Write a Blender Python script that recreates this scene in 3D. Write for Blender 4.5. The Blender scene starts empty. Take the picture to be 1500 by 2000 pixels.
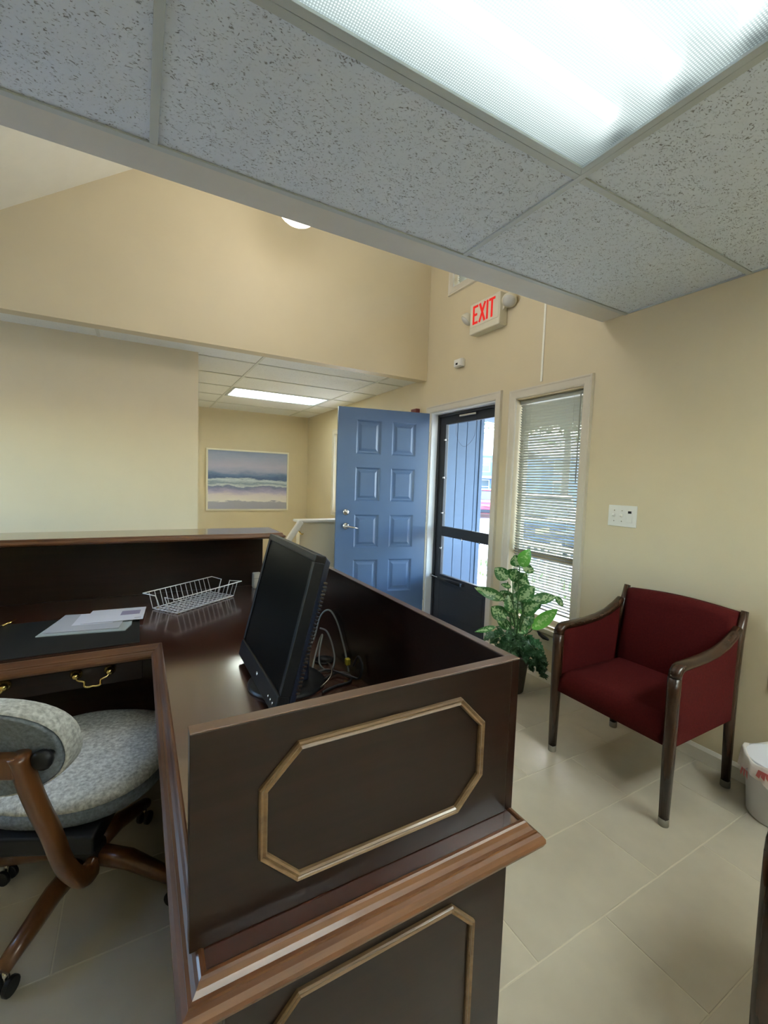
import bpy, math, random
from math import sin, cos, pi, radians
from mathutils import Vector, Matrix

# ---------------------------------------------------------------- camera, world, sun, exposure
SC = bpy.context.scene
COL = SC.collection
cam_data = bpy.data.cameras.new('camera')
cam = bpy.data.objects.new('camera', cam_data)
COL.objects.link(cam)
cam_data.sensor_fit = 'VERTICAL'
cam_data.sensor_height = 36.0
cam_data.sensor_width = 27.0
cam_data.lens = 15.41682
cam_data.clip_start = 0.02
cam_data.clip_end = 400
_r = ((0.8730440673, 0.0043487902, -0.4876219279),
      (-0.4864927140, 0.0763600404, -0.8703413028),
      (0.0334498984, 0.9970708261, 0.0687813350))
_m = Matrix(_r).to_4x4()
_m.translation = Vector((0, 0, 1.39))
cam.matrix_world = _m
SC.camera = cam

SC.view_settings.view_transform = 'Standard'
SC.view_settings.look = 'None'
SC.view_settings.gamma = 1.0
SC.view_settings.use_curve_mapping = False
SC.view_settings.exposure = 1.58
SC.cycles.max_bounces = 10
SC.cycles.diffuse_bounces = 5
SC.cycles.glossy_bounces = 4
SC.cycles.transmission_bounces = 6
SC.cycles.transparent_max_bounces = 12
SC.cycles.caustics_reflective = False
SC.cycles.caustics_refractive = False
SC.cycles.sample_clamp_indirect = 6.0

SUN_DIR = Vector((1.02, 0.5, 1.0)).normalized()
W = bpy.data.worlds.new('sky')
SC.world = W
W.use_nodes = True
_nt = W.node_tree
_bg = _nt.nodes['Background']
_sky = _nt.nodes.new('ShaderNodeTexSky')
_sky.sky_type = 'NISHITA'
_sky.sun_disc = False
_sky.sun_elevation = math.asin(SUN_DIR.z)
_sky.sun_rotation = math.atan2(SUN_DIR.x, SUN_DIR.y)
_sky.air_density = 1.0
_sky.dust_density = 1.5
_hs = _nt.nodes.new('ShaderNodeHueSaturation')
_hs.inputs['Saturation'].default_value = 1.1
_nt.links.new(_sky.outputs[0], _hs.inputs['Color'])
_nt.links.new(_hs.outputs[0], _bg.inputs[0])
_bg.inputs[1].default_value = 1.8
sun_data = bpy.data.lights.new('sun', 'SUN')
sun_data.energy = 7.0
sun_data.angle = radians(0.55)
sun_data.color = (1.0, 0.96, 0.9)
sun = bpy.data.objects.new('sun', sun_data)
sun.rotation_euler = SUN_DIR.to_track_quat('Z', 'Y').to_euler()
COL.objects.link(sun)
TUBE_POWER = 4.6
GLOBE_POWER = 2.2
rnd = random.Random(7)

# ---------------------------------------------------------------- materials
MATS = {}
def _new(name):
    m = bpy.data.materials.new(name); m.use_nodes = True
    nt = m.node_tree; b = nt.nodes['Principled BSDF']
    MATS[name] = m
    return m, nt, b
def _coords(nt, scale=(1, 1, 1), kind='Object'):
    tc = nt.nodes.new('ShaderNodeTexCoord'); mp = nt.nodes.new('ShaderNodeMapping')
    mp.inputs['Scale'].default_value = scale
    nt.links.new(tc.outputs[kind], mp.inputs['Vector'])
    return mp.outputs['Vector']
def _noise(nt, vec, scale, detail=3, rough=0.55):
    n = nt.nodes.new('ShaderNodeTexNoise')
    n.inputs['Scale'].default_value = scale; n.inputs['Detail'].default_value = detail
    n.inputs['Roughness'].default_value = rough
    nt.links.new(vec, n.inputs['Vector'])
    return n.outputs['Fac']
def _ramp(nt, fac, stops):
    r = nt.nodes.new('ShaderNodeValToRGB')
    e = r.color_ramp.elements
    while len(e) < len(stops): e.new(0.5)
    for k, (p, c) in enumerate(stops):
        e[k].position = p; e[k].color = (*c, 1) if len(c) == 3 else c
    nt.links.new(fac, r.inputs['Fac'])
    return r.outputs['Color']
def _bump(nt, b, height, strength, dist=0.002):
    bp = nt.nodes.new('ShaderNodeBump')
    bp.inputs['Strength'].default_value = strength; bp.inputs['Distance'].default_value = dist
    nt.links.new(height, bp.inputs['Height']); nt.links.new(bp.outputs['Normal'], b.inputs['Normal'])
def mat(name, col, rough=0.5, metal=0.0, var=0.0, vscale=8.0, bump=0.0, bscale=200.0, bdist=0.001, coat=0.0, spec=0.5, per_object=0.0):
    m, nt, b = _new(name)
    b.inputs['Roughness'].default_value = rough; b.inputs['Metallic'].default_value = metal
    b.inputs['Coat Weight'].default_value = coat; b.inputs['Coat Roughness'].default_value = 0.08
    b.inputs['Specular IOR Level'].default_value = spec
    vec = _coords(nt)
    lo = tuple(c * (1 - var) for c in col); hi = tuple(min(1, c * (1 + var)) for c in col)
    out = _ramp(nt, _noise(nt, vec, vscale), [(0.3, lo), (0.7, hi)])
    if per_object:
        oi = nt.nodes.new('ShaderNodeObjectInfo'); hs = nt.nodes.new('ShaderNodeHueSaturation')
        mr = nt.nodes.new('ShaderNodeMapRange')
        mr.inputs['To Min'].default_value = 1 - per_object; mr.inputs['To Max'].default_value = 1 + per_object
        nt.links.new(oi.outputs['Random'], mr.inputs['Value']); nt.links.new(mr.outputs[0], hs.inputs['Value'])
        nt.links.new(out, hs.inputs['Color']); out = hs.outputs['Color']
    nt.links.new(out, b.inputs['Base Color'])
    if bump: _bump(nt, b, _noise(nt, vec, bscale, 2), bump, bdist)
    return m
def wood(name, dark, light, rough=0.22, axis='x', coat=0.5, scale=1.0, spec=0.5):
    m, nt, b = _new(name)
    s = {'x': (2.2, 34, 34), 'y': (34, 2.2, 34), 'z': (34, 34, 2.2)}[axis]
    vec = _coords(nt, tuple(k * scale for k in s))
    f = _noise(nt, vec, 1.6, 6, 0.62)
    nt.links.new(_ramp(nt, f, [(0.32, dark), (0.68, light)]), b.inputs['Base Color'])
    b.inputs['Roughness'].default_value = rough
    b.inputs['Coat Weight'].default_value = coat; b.inputs['Coat Roughness'].default_value = 0.06
    b.inputs['Specular IOR Level'].default_value = spec
    _bump(nt, b, f, 0.02, 0.0003)
    return m
def emit(name, col, strength):
    m = bpy.data.materials.new(name); m.use_nodes = True; nt = m.node_tree
    nt.nodes.clear()
    e = nt.nodes.new('ShaderNodeEmission'); o = nt.nodes.new('ShaderNodeOutputMaterial')
    e.inputs['Color'].default_value = (*col, 1); e.inputs['Strength'].default_value = strength
    nt.links.new(e.outputs[0], o.inputs['Surface'])
    MATS[name] = m
    return m
def glass(name, tint=(0.96, 0.98, 0.98), gloss=0.08):
    m = bpy.data.materials.new(name); m.use_nodes = True; nt = m.node_tree
    nt.nodes.clear()
    o = nt.nodes.new('ShaderNodeOutputMaterial'); mx = nt.nodes.new('ShaderNodeMixShader')
    t = nt.nodes.new('ShaderNodeBsdfTransparent'); g = nt.nodes.new('ShaderNodeBsdfGlossy')
    ge = nt.nodes.new('ShaderNodeNewGeometry'); dt = nt.nodes.new('ShaderNodeVectorMath'); dt.operation = 'DOT_PRODUCT'
    nt.links.new(ge.outputs['Incoming'], dt.inputs[0]); nt.links.new(ge.outputs['Normal'], dt.inputs[1])
    def _m(op, a, b):
        q = nt.nodes.new('ShaderNodeMath'); q.operation = op
        for k, v in enumerate((a, b)):
            if v is None: continue
            if isinstance(v, float): q.inputs[k].default_value = v
            else: nt.links.new(v, q.inputs[k])
        return q.outputs[0]
    fr = _m('ADD', _m('MULTIPLY', _m('POWER', _m('SUBTRACT', 1.0, _m('ABSOLUTE', dt.outputs['Value'], None)), 5.0), 0.5), 0.03)
    t.inputs['Color'].default_value = (*tint, 1); g.inputs['Roughness'].default_value = 0.01
    nt.links.new(fr, mx.inputs[0]); nt.links.new(t.outputs[0], mx.inputs[1]); nt.links.new(g.outputs[0], mx.inputs[2])
    nt.links.new(mx.outputs[0], o.inputs['Surface'])
    MATS[name] = m
    return m

M_WALL = mat('wall_paint', (0.63, 0.54, 0.362), 0.55, var=0.02, vscale=3, bump=0.08, bscale=420, bdist=0.0006)
M_CREAM = mat('cream_paint', (0.86, 0.84, 0.74), 0.6, var=0.02)
M_SOFFIT = mat('soffit_paint', (0.60, 0.59, 0.56), 0.6, var=0.02)
M_WHITE = mat('white_trim', (0.62, 0.565, 0.46), 0.4, var=0.02)
M_JAMB = mat('jamb_white', (0.78, 0.79, 0.78), 0.4)
M_GRID = mat('grid_metal', (0.46, 0.51, 0.53), 0.45)
M_GRID2 = mat('grid_metal_beige', (0.62, 0.62, 0.54), 0.45)
M_GROUT = mat('grout', (0.66, 0.60, 0.47), 0.8)
M_TILE = mat('floor_tile', (0.55, 0.495, 0.395), 0.32, var=0.07, vscale=5, bump=0.05, bscale=40, per_object=0.04)
M_DESK = wood('mahogany', (0.011, 0.0055, 0.0036), (0.017, 0.008, 0.005), 0.28, 'x', coat=0.0, spec=0.22)
M_DESKY = wood('mahogany_run', (0.010, 0.004, 0.0026), (0.017, 0.0065, 0.004), 0.26, 'y', coat=0.0, spec=0.22)
M_TOP = wood('mahogany_top', (0.048, 0.014, 0.008), (0.072, 0.022, 0.012), 0.16, 'x', coat=1.0, spec=0.9)
M_TOP.node_tree.nodes['Principled BSDF'].inputs['Coat IOR'].default_value = 2.05
M_TOP.node_tree.nodes['Principled BSDF'].inputs['Coat Roughness'].default_value = 0.15
M_EDGE = wood('mahogany_edge', (0.075, 0.026, 0.0075), (0.15, 0.058, 0.017), 0.36, 'x', coat=0.15)
M_EDGEY = wood('mahogany_edge_run', (0.060, 0.019, 0.006), (0.12, 0.044, 0.013), 0.45, 'y', coat=0.15)
M_RIM = wood('panel_top_edge', (0.085, 0.042, 0.026), (0.12, 0.06, 0.036), 0.35, 'x')
M_OCT = wood('octagon_trim_wood', (0.10, 0.055, 0.024), (0.20, 0.125, 0.06), 0.34, 'x', coat=0.2)
M_CAPW = wood('counter_cap_wood', (0.06, 0.028, 0.016), (0.10, 0.05, 0.028), 0.2, 'x', coat=0.8)
M_BRASS = mat('brass', (0.80, 0.60, 0.22), 0.16, 1.0)
M_BLACK = mat('black_plastic', (0.010, 0.010, 0.011), 0.4, spec=0.25)
M_BLUESHEEN = mat('blue_sheen_plastic', (0.012, 0.016, 0.032), 0.3)  # black plastic tinted blue for the window light mirrored on its side
M_SCREEN = mat('dark_screen', (0.004, 0.004, 0.004), 0.35, spec=0.06)
M_LEATHER = mat('black_blotter', (0.010, 0.011, 0.010), 0.45, bump=0.1, bscale=300)
M_PAPER = mat('white_paper', (0.72, 0.72, 0.78), 0.6)
M_PAPER2 = mat('greenish_film', (0.42, 0.48, 0.47), 0.3)
M_WINDOWFILM = mat('envelope_window', (0.42, 0.38, 0.50), 0.25)
M_WIRE = mat('white_wire', (0.80, 0.79, 0.80), 0.35)
M_CHROME = mat('satin_chrome', (0.62, 0.60, 0.57), 0.25, 1.0)
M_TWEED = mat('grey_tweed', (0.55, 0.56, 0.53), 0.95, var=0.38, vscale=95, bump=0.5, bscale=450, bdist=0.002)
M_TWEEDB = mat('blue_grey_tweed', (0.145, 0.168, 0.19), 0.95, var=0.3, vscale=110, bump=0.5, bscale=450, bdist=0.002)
M_CHWOOD = wood('chair_oak', (0.075, 0.027, 0.008), (0.12, 0.046, 0.014), 0.3, 'z', coat=0.2)
M_RED = mat('burgundy_fabric', (0.052, 0.0052, 0.0050), 0.9, var=0.18, vscale=120, bump=0.35, bscale=600, bdist=0.001, spec=0.08)
M_WALNUT = wood('walnut_frame', (0.020, 0.0085, 0.004), (0.038, 0.016, 0.0075), 0.26, 'z', coat=0.0, spec=0.35)
M_GLIDE = mat('grey_glide', (0.22, 0.21, 0.17), 0.5)
M_DOOR = mat('slate_door_paint', (0.075, 0.130, 0.23), 0.38, var=0.02, bump=0.04, bscale=150)
M_STORM = mat('storm_door_grey', (0.036, 0.038, 0.042), 0.45, spec=0.25)
M_POT = mat('dark_pot', (0.035, 0.025, 0.018), 0.5)
M_SOIL = mat('moss_soil', (0.10, 0.075, 0.04), 0.95, var=0.4, vscale=60)
M_STEM = mat('green_stem', (0.05, 0.13, 0.035), 0.5)
M_BIN = mat('white_bin', (0.72, 0.72, 0.76), 0.4)
M_LINER = mat('plastic_liner', (0.85, 0.80, 0.76), 0.35)
M_PINK = mat('pink_tie', (0.72, 0.20, 0.20), 0.5)
M_EXIT = mat('exit_housing', (0.66, 0.62, 0.48), 0.5)
M_EXITRED = emit('exit_letters_red', (1.0, 0.04, 0.03), 0.26)
M_PLATEW = mat('ivory_plastic', (0.76, 0.75, 0.70), 0.4)
M_SLAT = mat('blind_slat', (0.34, 0.345, 0.29), 0.5)
M_ALMOND = mat('almond_sash', (0.42, 0.32, 0.16), 0.45)
M_SIDING = mat('grey_blue_siding', (0.048, 0.085, 0.142), 0.7, var=0.06, vscale=4, bump=0.2, bscale=60, per_object=0.03)
M_CONC = mat('pale_concrete', (0.36, 0.36, 0.37), 0.85, var=0.08, vscale=2)
M_ASPH = mat('asphalt', (0.42, 0.42, 0.43), 0.9, var=0.1, vscale=1)
M_GRASS = mat('grass_blades', (0.18, 0.30, 0.06), 0.8, var=0.3)
M_BARK = mat('bark', (0.10, 0.075, 0.05), 0.9, var=0.3, vscale=12)
M_LEAFT = mat('tree_leaf', (0.20, 0.32, 0.12), 0.7, var=0.3, vscale=1.2)
M_HOUSE = mat('blue_house_siding', (0.17, 0.25, 0.42), 0.7)
M_ROOF = mat('pale_roof', (0.62, 0.60, 0.60), 0.8)
M_HWHITE = mat('house_trim_white', (0.72, 0.74, 0.76), 0.6)
M_HGLASS = mat('house_window_glass', (0.10, 0.14, 0.16), 0.1)
M_CARRED = mat('red_car_paint', (0.55, 0.02, 0.04), 0.2, coat=0.8)
M_CARBLUE = mat('dark_car_paint', (0.035, 0.055, 0.10), 0.2, coat=0.8)
M_CARGLASS = mat('car_glass', (0.02, 0.03, 0.035), 0.05)
M_TYRE = mat('tyre_rubber', (0.02, 0.02, 0.022), 0.8)
M_LAMPRED = mat('tail_lamp', (0.6, 0.04, 0.04), 0.2)
M_LAMPW = mat('head_lamp', (0.75, 0.76, 0.78), 0.1)
M_YPLATE = mat('yellow_number_plate', (0.72, 0.60, 0.22), 0.5)
M_RAILW = mat('white_railing', (0.75, 0.76, 0.78), 0.5)
M_BOXIN = mat('fixture_white', (0.86, 0.87, 0.86), 0.5)
M_REFLW = mat('lamp_head_plastic', (0.55, 0.54, 0.50), 0.3)
M_TUBE = emit('fluorescent_tube', (0.95, 1.0, 0.97), TUBE_POWER)
M_FILLTUBE = emit('fill_tube', (1.0, 0.985, 0.935), 112.0)  # extra strong tubes for the two added fill fixtures
M_TUBE2 = emit('alcove_tube', (1.0, 0.97, 0.86), 33.0)
M_GLOBE = emit('lamp_globe', (1.0, 0.92, 0.78), GLOBE_POWER)
M_FILLGLOBE = emit('fill_globe', (1.0, 0.98, 0.96), 7.0)  # emission of the added unseen fill globe
M_GLASS = glass('window_glass')
M_YELLOW = mat('yellow_tag', (0.75, 0.60, 0.05), 0.5)
M_CABLE = mat('grey_cable', (0.16, 0.17, 0.16), 0.4)
M_CABLEB = mat('black_cable', (0.015, 0.015, 0.017), 0.4)
M_DKRED = mat('dark_red_block', (0.16, 0.025, 0.02), 0.5)

def acoustic(name, base, pit):
    m, nt, b = _new(name)
    oi = nt.nodes.new('ShaderNodeObjectInfo')
    tc = nt.nodes.new('ShaderNodeTexCoord'); ad = nt.nodes.new('ShaderNodeVectorMath'); ad.operation = 'ADD'
    sc = nt.nodes.new('ShaderNodeVectorMath'); sc.operation = 'SCALE'
    cx = nt.nodes.new('ShaderNodeCombineXYZ')
    for k in range(3): nt.links.new(oi.outputs['Random'], cx.inputs[k])
    sc.inputs['Scale'].default_value = 17.0
    nt.links.new(cx.outputs[0], sc.inputs[0]); nt.links.new(tc.outputs['Object'], ad.inputs[0]); nt.links.new(sc.outputs[0], ad.inputs[1])
    v = ad.outputs[0]
    wp = nt.nodes.new('ShaderNodeTexNoise'); wp.inputs['Scale'].default_value = 26.0; wp.inputs['Detail'].default_value = 2
    nt.links.new(v, wp.inputs['Vector'])
    mp = nt.nodes.new('ShaderNodeMapping'); mp.inputs['Scale'].default_value = (1.0, 1.9, 1.0); mp.inputs['Rotation'].default_value = (0, 0, 0.6)
    mv = nt.nodes.new('ShaderNodeMixRGB'); mv.blend_type = 'ADD'; mv.inputs['Fac'].default_value = 0.035
    nt.links.new(v, mv.inputs[1]); nt.links.new(wp.outputs['Color'], mv.inputs[2]); nt.links.new(mv.outputs[0], mp.inputs['Vector'])
    n1 = _noise(nt, mp.outputs[0], 120.0, 3, 0.55)
    n2 = _noise(nt, v, 46.0, 2, 0.5)
    mt = nt.nodes.new('ShaderNodeMath'); mt.operation = 'MULTIPLY_ADD'
    nt.links.new(n2, mt.inputs[0]); mt.inputs[1].default_value = 0.35; nt.links.new(n1, mt.inputs[2])
    h = mt.outputs[0]
    nt.links.new(_ramp(nt, h, [(0.50, pit), (0.565, base)]), b.inputs['Base Color'])
    b.inputs['Roughness'].default_value = 0.95
    _bump(nt, b, _ramp(nt, h, [(0.48, (0, 0, 0)), (0.59, (1, 1, 1))]), 0.7, 0.004)
    return m
M_ACOU = acoustic('acoustic_tile', (0.68, 0.75, 0.86), (0.27, 0.29, 0.33))
M_ACOU2 = acoustic('acoustic_tile_alcove', (0.78, 0.78, 0.73), (0.62, 0.61, 0.57))

def lens_mat(name, ss, tr):
    m = bpy.data.materials.new(name); m.use_nodes = True; nt = m.node_tree
    nt.nodes.clear(); MATS[name] = m
    o = nt.nodes.new('ShaderNodeOutputMaterial'); mx = nt.nodes.new('ShaderNodeMixShader')
    t = nt.nodes.new('ShaderNodeBsdfTransparent'); l = nt.nodes.new('ShaderNodeBsdfTranslucent')
    vec = _coords(nt, (1, 1, 1))
    rot = nt.nodes.new('ShaderNodeMapping'); rot.inputs['Rotation'].default_value = (0, 0, pi / 4); rot.inputs['Scale'].default_value = (ss, ss, ss)
    nt.links.new(vec, rot.inputs['Vector'])
    sx = nt.nodes.new('ShaderNodeSeparateXYZ'); nt.links.new(rot.outputs[0], sx.inputs[0])
    pr = []
    for k in (0, 1):
        f = nt.nodes.new('ShaderNodeMath'); f.operation = 'SINE'; nt.links.new(sx.outputs[k], f.inputs[0]); pr.append(f.outputs[0])
    mu = nt.nodes.new('ShaderNodeMath'); mu.operation = 'MULTIPLY'; nt.links.new(pr[0], mu.inputs[0]); nt.links.new(pr[1], mu.inputs[1])
    col = _ramp(nt, mu.outputs[0], [(0.0, (0.17, 0.195, 0.20)), (0.5, (0.33, 0.36, 0.36))])
    nt.links.new(col, l.inputs['Color']); nt.links.new(col, t.inputs['Color'])
    mx.inputs[0].default_value = tr
    nt.links.new(l.outputs[0], mx.inputs[1]); nt.links.new(t.outputs[0], mx.inputs[2]); nt.links.new(mx.outputs[0], o.inputs['Surface'])
    return m
M_LENS = lens_mat('prismatic_lens', 2 * pi / 0.0095, 0.30)

def leaf_mat(name, green, pale, amount):
    m, nt, b = _new(name)
    tc = nt.nodes.new('ShaderNodeTexCoord'); sx = nt.nodes.new('ShaderNodeSeparateXYZ')
    nt.links.new(tc.outputs['UV'], sx.inputs[0])
    n = _noise(nt, _coords(nt, (1, 1, 1)), 70.0, 3)
    ab = nt.nodes.new('ShaderNodeMath'); ab.operation = 'ABSOLUTE'; nt.links.new(sx.outputs[0], ab.inputs[0])
    ma = nt.nodes.new('ShaderNodeMath'); ma.operation = 'MULTIPLY_ADD'; nt.links.new(ab.outputs[0], ma.inputs[0]); ma.inputs[1].default_value = -0.30
    nt.links.new(n, ma.inputs[2])
    nt.links.new(_ramp(nt, ma.outputs[0], [(0.46 - amount, green), (0.54 - amount, pale)]), b.inputs['Base Color'])
    b.inputs['Roughness'].default_value = 0.35
    # real leaves pass some light
    tr = nt.nodes.new('ShaderNodeBsdfTranslucent'); mx = nt.nodes.new('ShaderNodeMixShader'); mx.inputs[0].default_value = 0.25
    nt.links.new(b.inputs['Base Color'].links[0].from_socket, tr.inputs['Color'])
    o = nt.nodes['Material Output']
    nt.links.new(b.outputs[0], mx.inputs[1]); nt.links.new(tr.outputs[0], mx.inputs[2]); nt.links.new(mx.outputs[0], o.inputs['Surface'])
    return m
M_LEAF = leaf_mat('variegated_leaf', (0.035, 0.15, 0.03), (0.42, 0.58, 0.30), 0.10)
M_LEAFLIT = leaf_mat('daylit_leaf', (0.13, 0.42, 0.06), (0.42, 0.66, 0.26), 0.02)  # lit copy of the leaf: daylight from behind mixed into its green
M_IVY = leaf_mat('ivy_leaf', (0.02, 0.080, 0.026), (0.12, 0.24, 0.12), -0.03)

def art_mat():
    m, nt, b = _new('seascape_print')
    tc = nt.nodes.new('ShaderNodeTexCoord'); mp = nt.nodes.new('ShaderNodeMapping')
    nt.links.new(tc.outputs['UV'], mp.inputs['Vector'])
    sx = nt.nodes.new('ShaderNodeSeparateXYZ'); nt.links.new(mp.outputs[0], sx.inputs[0])
    mp2 = nt.nodes.new('ShaderNodeMapping'); mp2.inputs['Scale'].default_value = (2.6, 7, 1)
    nt.links.new(tc.outputs['UV'], mp2.inputs['Vector'])
    n = _noise(nt, mp2.outputs[0], 1.3, 7, 0.65)
    ma = nt.nodes.new('ShaderNodeMath'); ma.operation = 'MULTIPLY_ADD'
    nt.links.new(n, ma.inputs[0]); ma.inputs[1].default_value = 0.22; nt.links.new(sx.outputs[1], ma.inputs[2])
    ad = nt.nodes.new('ShaderNodeMath'); ad.operation = 'ADD'; nt.links.new(ma.outputs[0], ad.inputs[0]); ad.inputs[1].default_value = -0.11
    st = [(0.0, (0.36, 0.36, 0.43)), (0.125, (0.38, 0.38, 0.45)), (0.14, (0.78, 0.75, 0.70)), (0.24, (0.72, 0.66, 0.66)), (0.31, (0.42, 0.38, 0.56)),
          (0.385, (0.16, 0.20, 0.33)), (0.40, (0.62, 0.68, 0.68)), (0.45, (0.22, 0.29, 0.38)), (0.51, (0.60, 0.68, 0.70)), (0.54, (0.07, 0.12, 0.25)),
          (0.60, (0.16, 0.24, 0.40)), (0.66, (0.36, 0.38, 0.53)), (0.74, (0.45, 0.44, 0.56)), (1.0, (0.27, 0.33, 0.48))]
    nt.links.new(_ramp(nt, ad.outputs[0], st), b.inputs['Base Color'])
    b.inputs['Roughness'].default_value = 0.6
    return m
M_ART = art_mat()

# ---------------------------------------------------------------- mesh helpers
def setp(o, label=None, cat=None, group=None, kind=None):
    if label: o['label'] = label
    if cat: o['category'] = cat
    if group: o['group'] = group
    if kind: o['kind'] = kind
    return o
def wloc(o):
    v = Vector((0, 0, 0))
    while o is not None:
        v += o.location; o = o.parent
    return v
def thing(name, label, cat, loc=(0, 0, 0), group=None, kind=None):
    o = bpy.data.objects.new(name, None); COL.objects.link(o)
    o.location = loc; o.empty_display_size = 0.05
    return setp(o, label, cat, group, kind)
class MB:
    def __init__(s): s.v = []; s.f = []; s.uv = None
    def add(s, vs, fs):
        n = len(s.v); s.v += [tuple(p) for p in vs]; s.f += [tuple(i + n for i in f) for f in fs]; return s
    def box(s, x0, x1, y0, y1, z0, z1, T=None):
        vs = [Vector((x, y, z)) for z in (z0, z1) for y in (y0, y1) for x in (x0, x1)]
        if T: vs = [T(p) for p in vs]
        return s.add(vs, [(0, 2, 3, 1), (4, 5, 7, 6), (0, 1, 5, 4), (2, 6, 7, 3), (0, 4, 6, 2), (1, 3, 7, 5)])
    def bar(s, a, b, wx, wz, up=(0, 0, 1), wx2=None, wz2=None):
        a, b = Vector(a), Vector(b); d = (b - a).normalized(); u = Vector(up)
        if abs(d.dot(u)) > 0.98: u = Vector((1, 0, 0))
        r = d.cross(u).normalized(); u = r.cross(d).normalized()
        wx2 = wx2 or wx; wz2 = wz2 or wz
        vs = [a + r * (wx / 2 * i) + u * (wz / 2 * j) for i, j in ((-1, -1), (1, -1), (1, 1), (-1, 1))]
        vs += [b + r * (wx2 / 2 * i) + u * (wz2 / 2 * j) for i, j in ((-1, -1), (1, -1), (1, 1), (-1, 1))]
        return s.add(vs, [(3, 2, 1, 0), (4, 5, 6, 7), (0, 1, 5, 4), (1, 2, 6, 5), (2, 3, 7, 6), (3, 0, 4, 7)])
    def tube(s, path, r, n=8, closed=False, cap=True):
        P = [Vector(p) for p in path]; k = len(P)
        rs = r if isinstance(r, (list, tuple)) else [r] * k
        up = None; vs = []
        for i in range(k):
            if closed: d = P[(i + 1) % k] - P[i - 1]
            else: d = P[min(i + 1, k - 1)] - P[max(i - 1, 0)]
            d.normalize()
            if up is None:
                up = Vector((0, 0, 1)) if abs(d.z) < 0.9 else Vector((1, 0, 0))
            rt = d.cross(up).normalized(); up = rt.cross(d).normalized()
            vs += [P[i] + (rt * cos(2 * pi * j / n) + up * sin(2 * pi * j / n)) * rs[i] for j in range(n)]
        fs = []
        for i in range(k if closed else k - 1):
            q = (i + 1) % k
            fs += [(i * n + j, i * n + (j + 1) % n, q * n + (j + 1) % n, q * n + j) for j in range(n)]
        if not closed and cap:
            fs += [tuple(reversed(range(n))), tuple((k - 1) * n + j for j in range(n))]
        return s.add(vs, fs)
    def lathe(s, prof, c, n=24, T=None):
        vs = []; k = len(prof)
        for r, z in prof:
            for j in range(n):
                p = Vector((r * cos(2 * pi * j / n), r * sin(2 * pi * j / n), z))
                p = T(p) if T else p
                vs.append(p + Vector(c))
        fs = [(i * n + j, i * n + (j + 1) % n, (i + 1) * n + (j + 1) % n, (i + 1) * n + j) for i in range(k - 1) for j in range(n)]
        fs += [tuple(reversed(range(n))), tuple((k - 1) * n + j for j in range(n))]
        return s.add(vs, fs)
    def loft(s, rings, cap=True, closed_ring=True):
        n = len(rings[0]); k = len(rings); vs = [p for r in rings for p in r]
        m = n if closed_ring else n - 1
        fs = [(i * n + j, i * n + (j + 1) % n, (i + 1) * n + (j + 1) % n, (i + 1) * n + j) for i in range(k - 1) for j in range(m)]
        if cap: fs += [tuple(reversed(range(n))), tuple((k - 1) * n + j for j in range(n))]
        return s.add(vs, fs)
    def sweep(s, prof, path, side, up, closed=False, only=None):
        """mitred moulding: prof = (out, up) pairs, path in a plane, side(i) gives outward unit normal of segment i"""
        P = [Vector(p) for p in path]; k = len(P); up = Vector(up)
        segs = k if closed else k - 1
        N = [Vector(side(i)) for i in range(segs)]
        rings = []
        for i in range(k):
            a = N[(i - 1) % segs] if (closed or i > 0) else N[0]
            b = N[i % segs] if (closed or i < segs) else N[segs - 1]
            m = (a + b); m = m / (m.length_squared / 2) if m.length > 1e-6 else a
            rings.append([P[i] + m * o + up * h for o, h in prof])
        todo = range(segs) if only is None else [only]
        for i in todo: s.loft([rings[i], rings[(i + 1) % k]], cap=True)
        return s
    def build(s, name, m, parent=None, smooth=False, bevel=0.0, seg=2, subdiv=0, kind=None, label=None):
        me = bpy.data.meshes.new(name)
        off = wloc(parent)
        me.from_pydata([tuple(Vector(p) - off) for p in s.v], [], s.f)
        if s.uv:
            ul = me.uv_layers.new(name='UVMap')
            for lp in me.loops: ul.data[lp.index].uv = s.uv[lp.vertex_index]
        me.materials.append(m)
        me.validate(); me.update()
        import bmesh
        bm = bmesh.new(); bm.from_mesh(me); bmesh.ops.recalc_face_normals(bm, faces=bm.faces); bm.to_mesh(me); bm.free()
        if smooth:
            for p in me.polygons: p.use_smooth = True
        o = bpy.data.objects.new(name, me); COL.objects.link(o)
        if parent: o.parent = parent
        if bevel:
            b = o.modifiers.new('bevel', 'BEVEL'); b.width = bevel; b.segments = seg; b.limit_method = 'ANGLE'; b.angle_limit = radians(40)
            if smooth is not True:
                for p in me.polygons: p.use_smooth = True
                w = o.modifiers.new('wn', 'WEIGHTED_NORMAL'); w.keep_sharp = True
        if subdiv:
            b = o.modifiers.new('sub', 'SUBSURF'); b.levels = subdiv; b.render_levels = subdiv
        if kind: o['kind'] = kind
        if label: o['label'] = label
        return o
def struct(name, mb, m, label=None, **k):
    o = mb.build(name, m, **k); o['kind'] = 'structure'
    if label: o['label'] = label
    return o
_PIECES = {}
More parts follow.
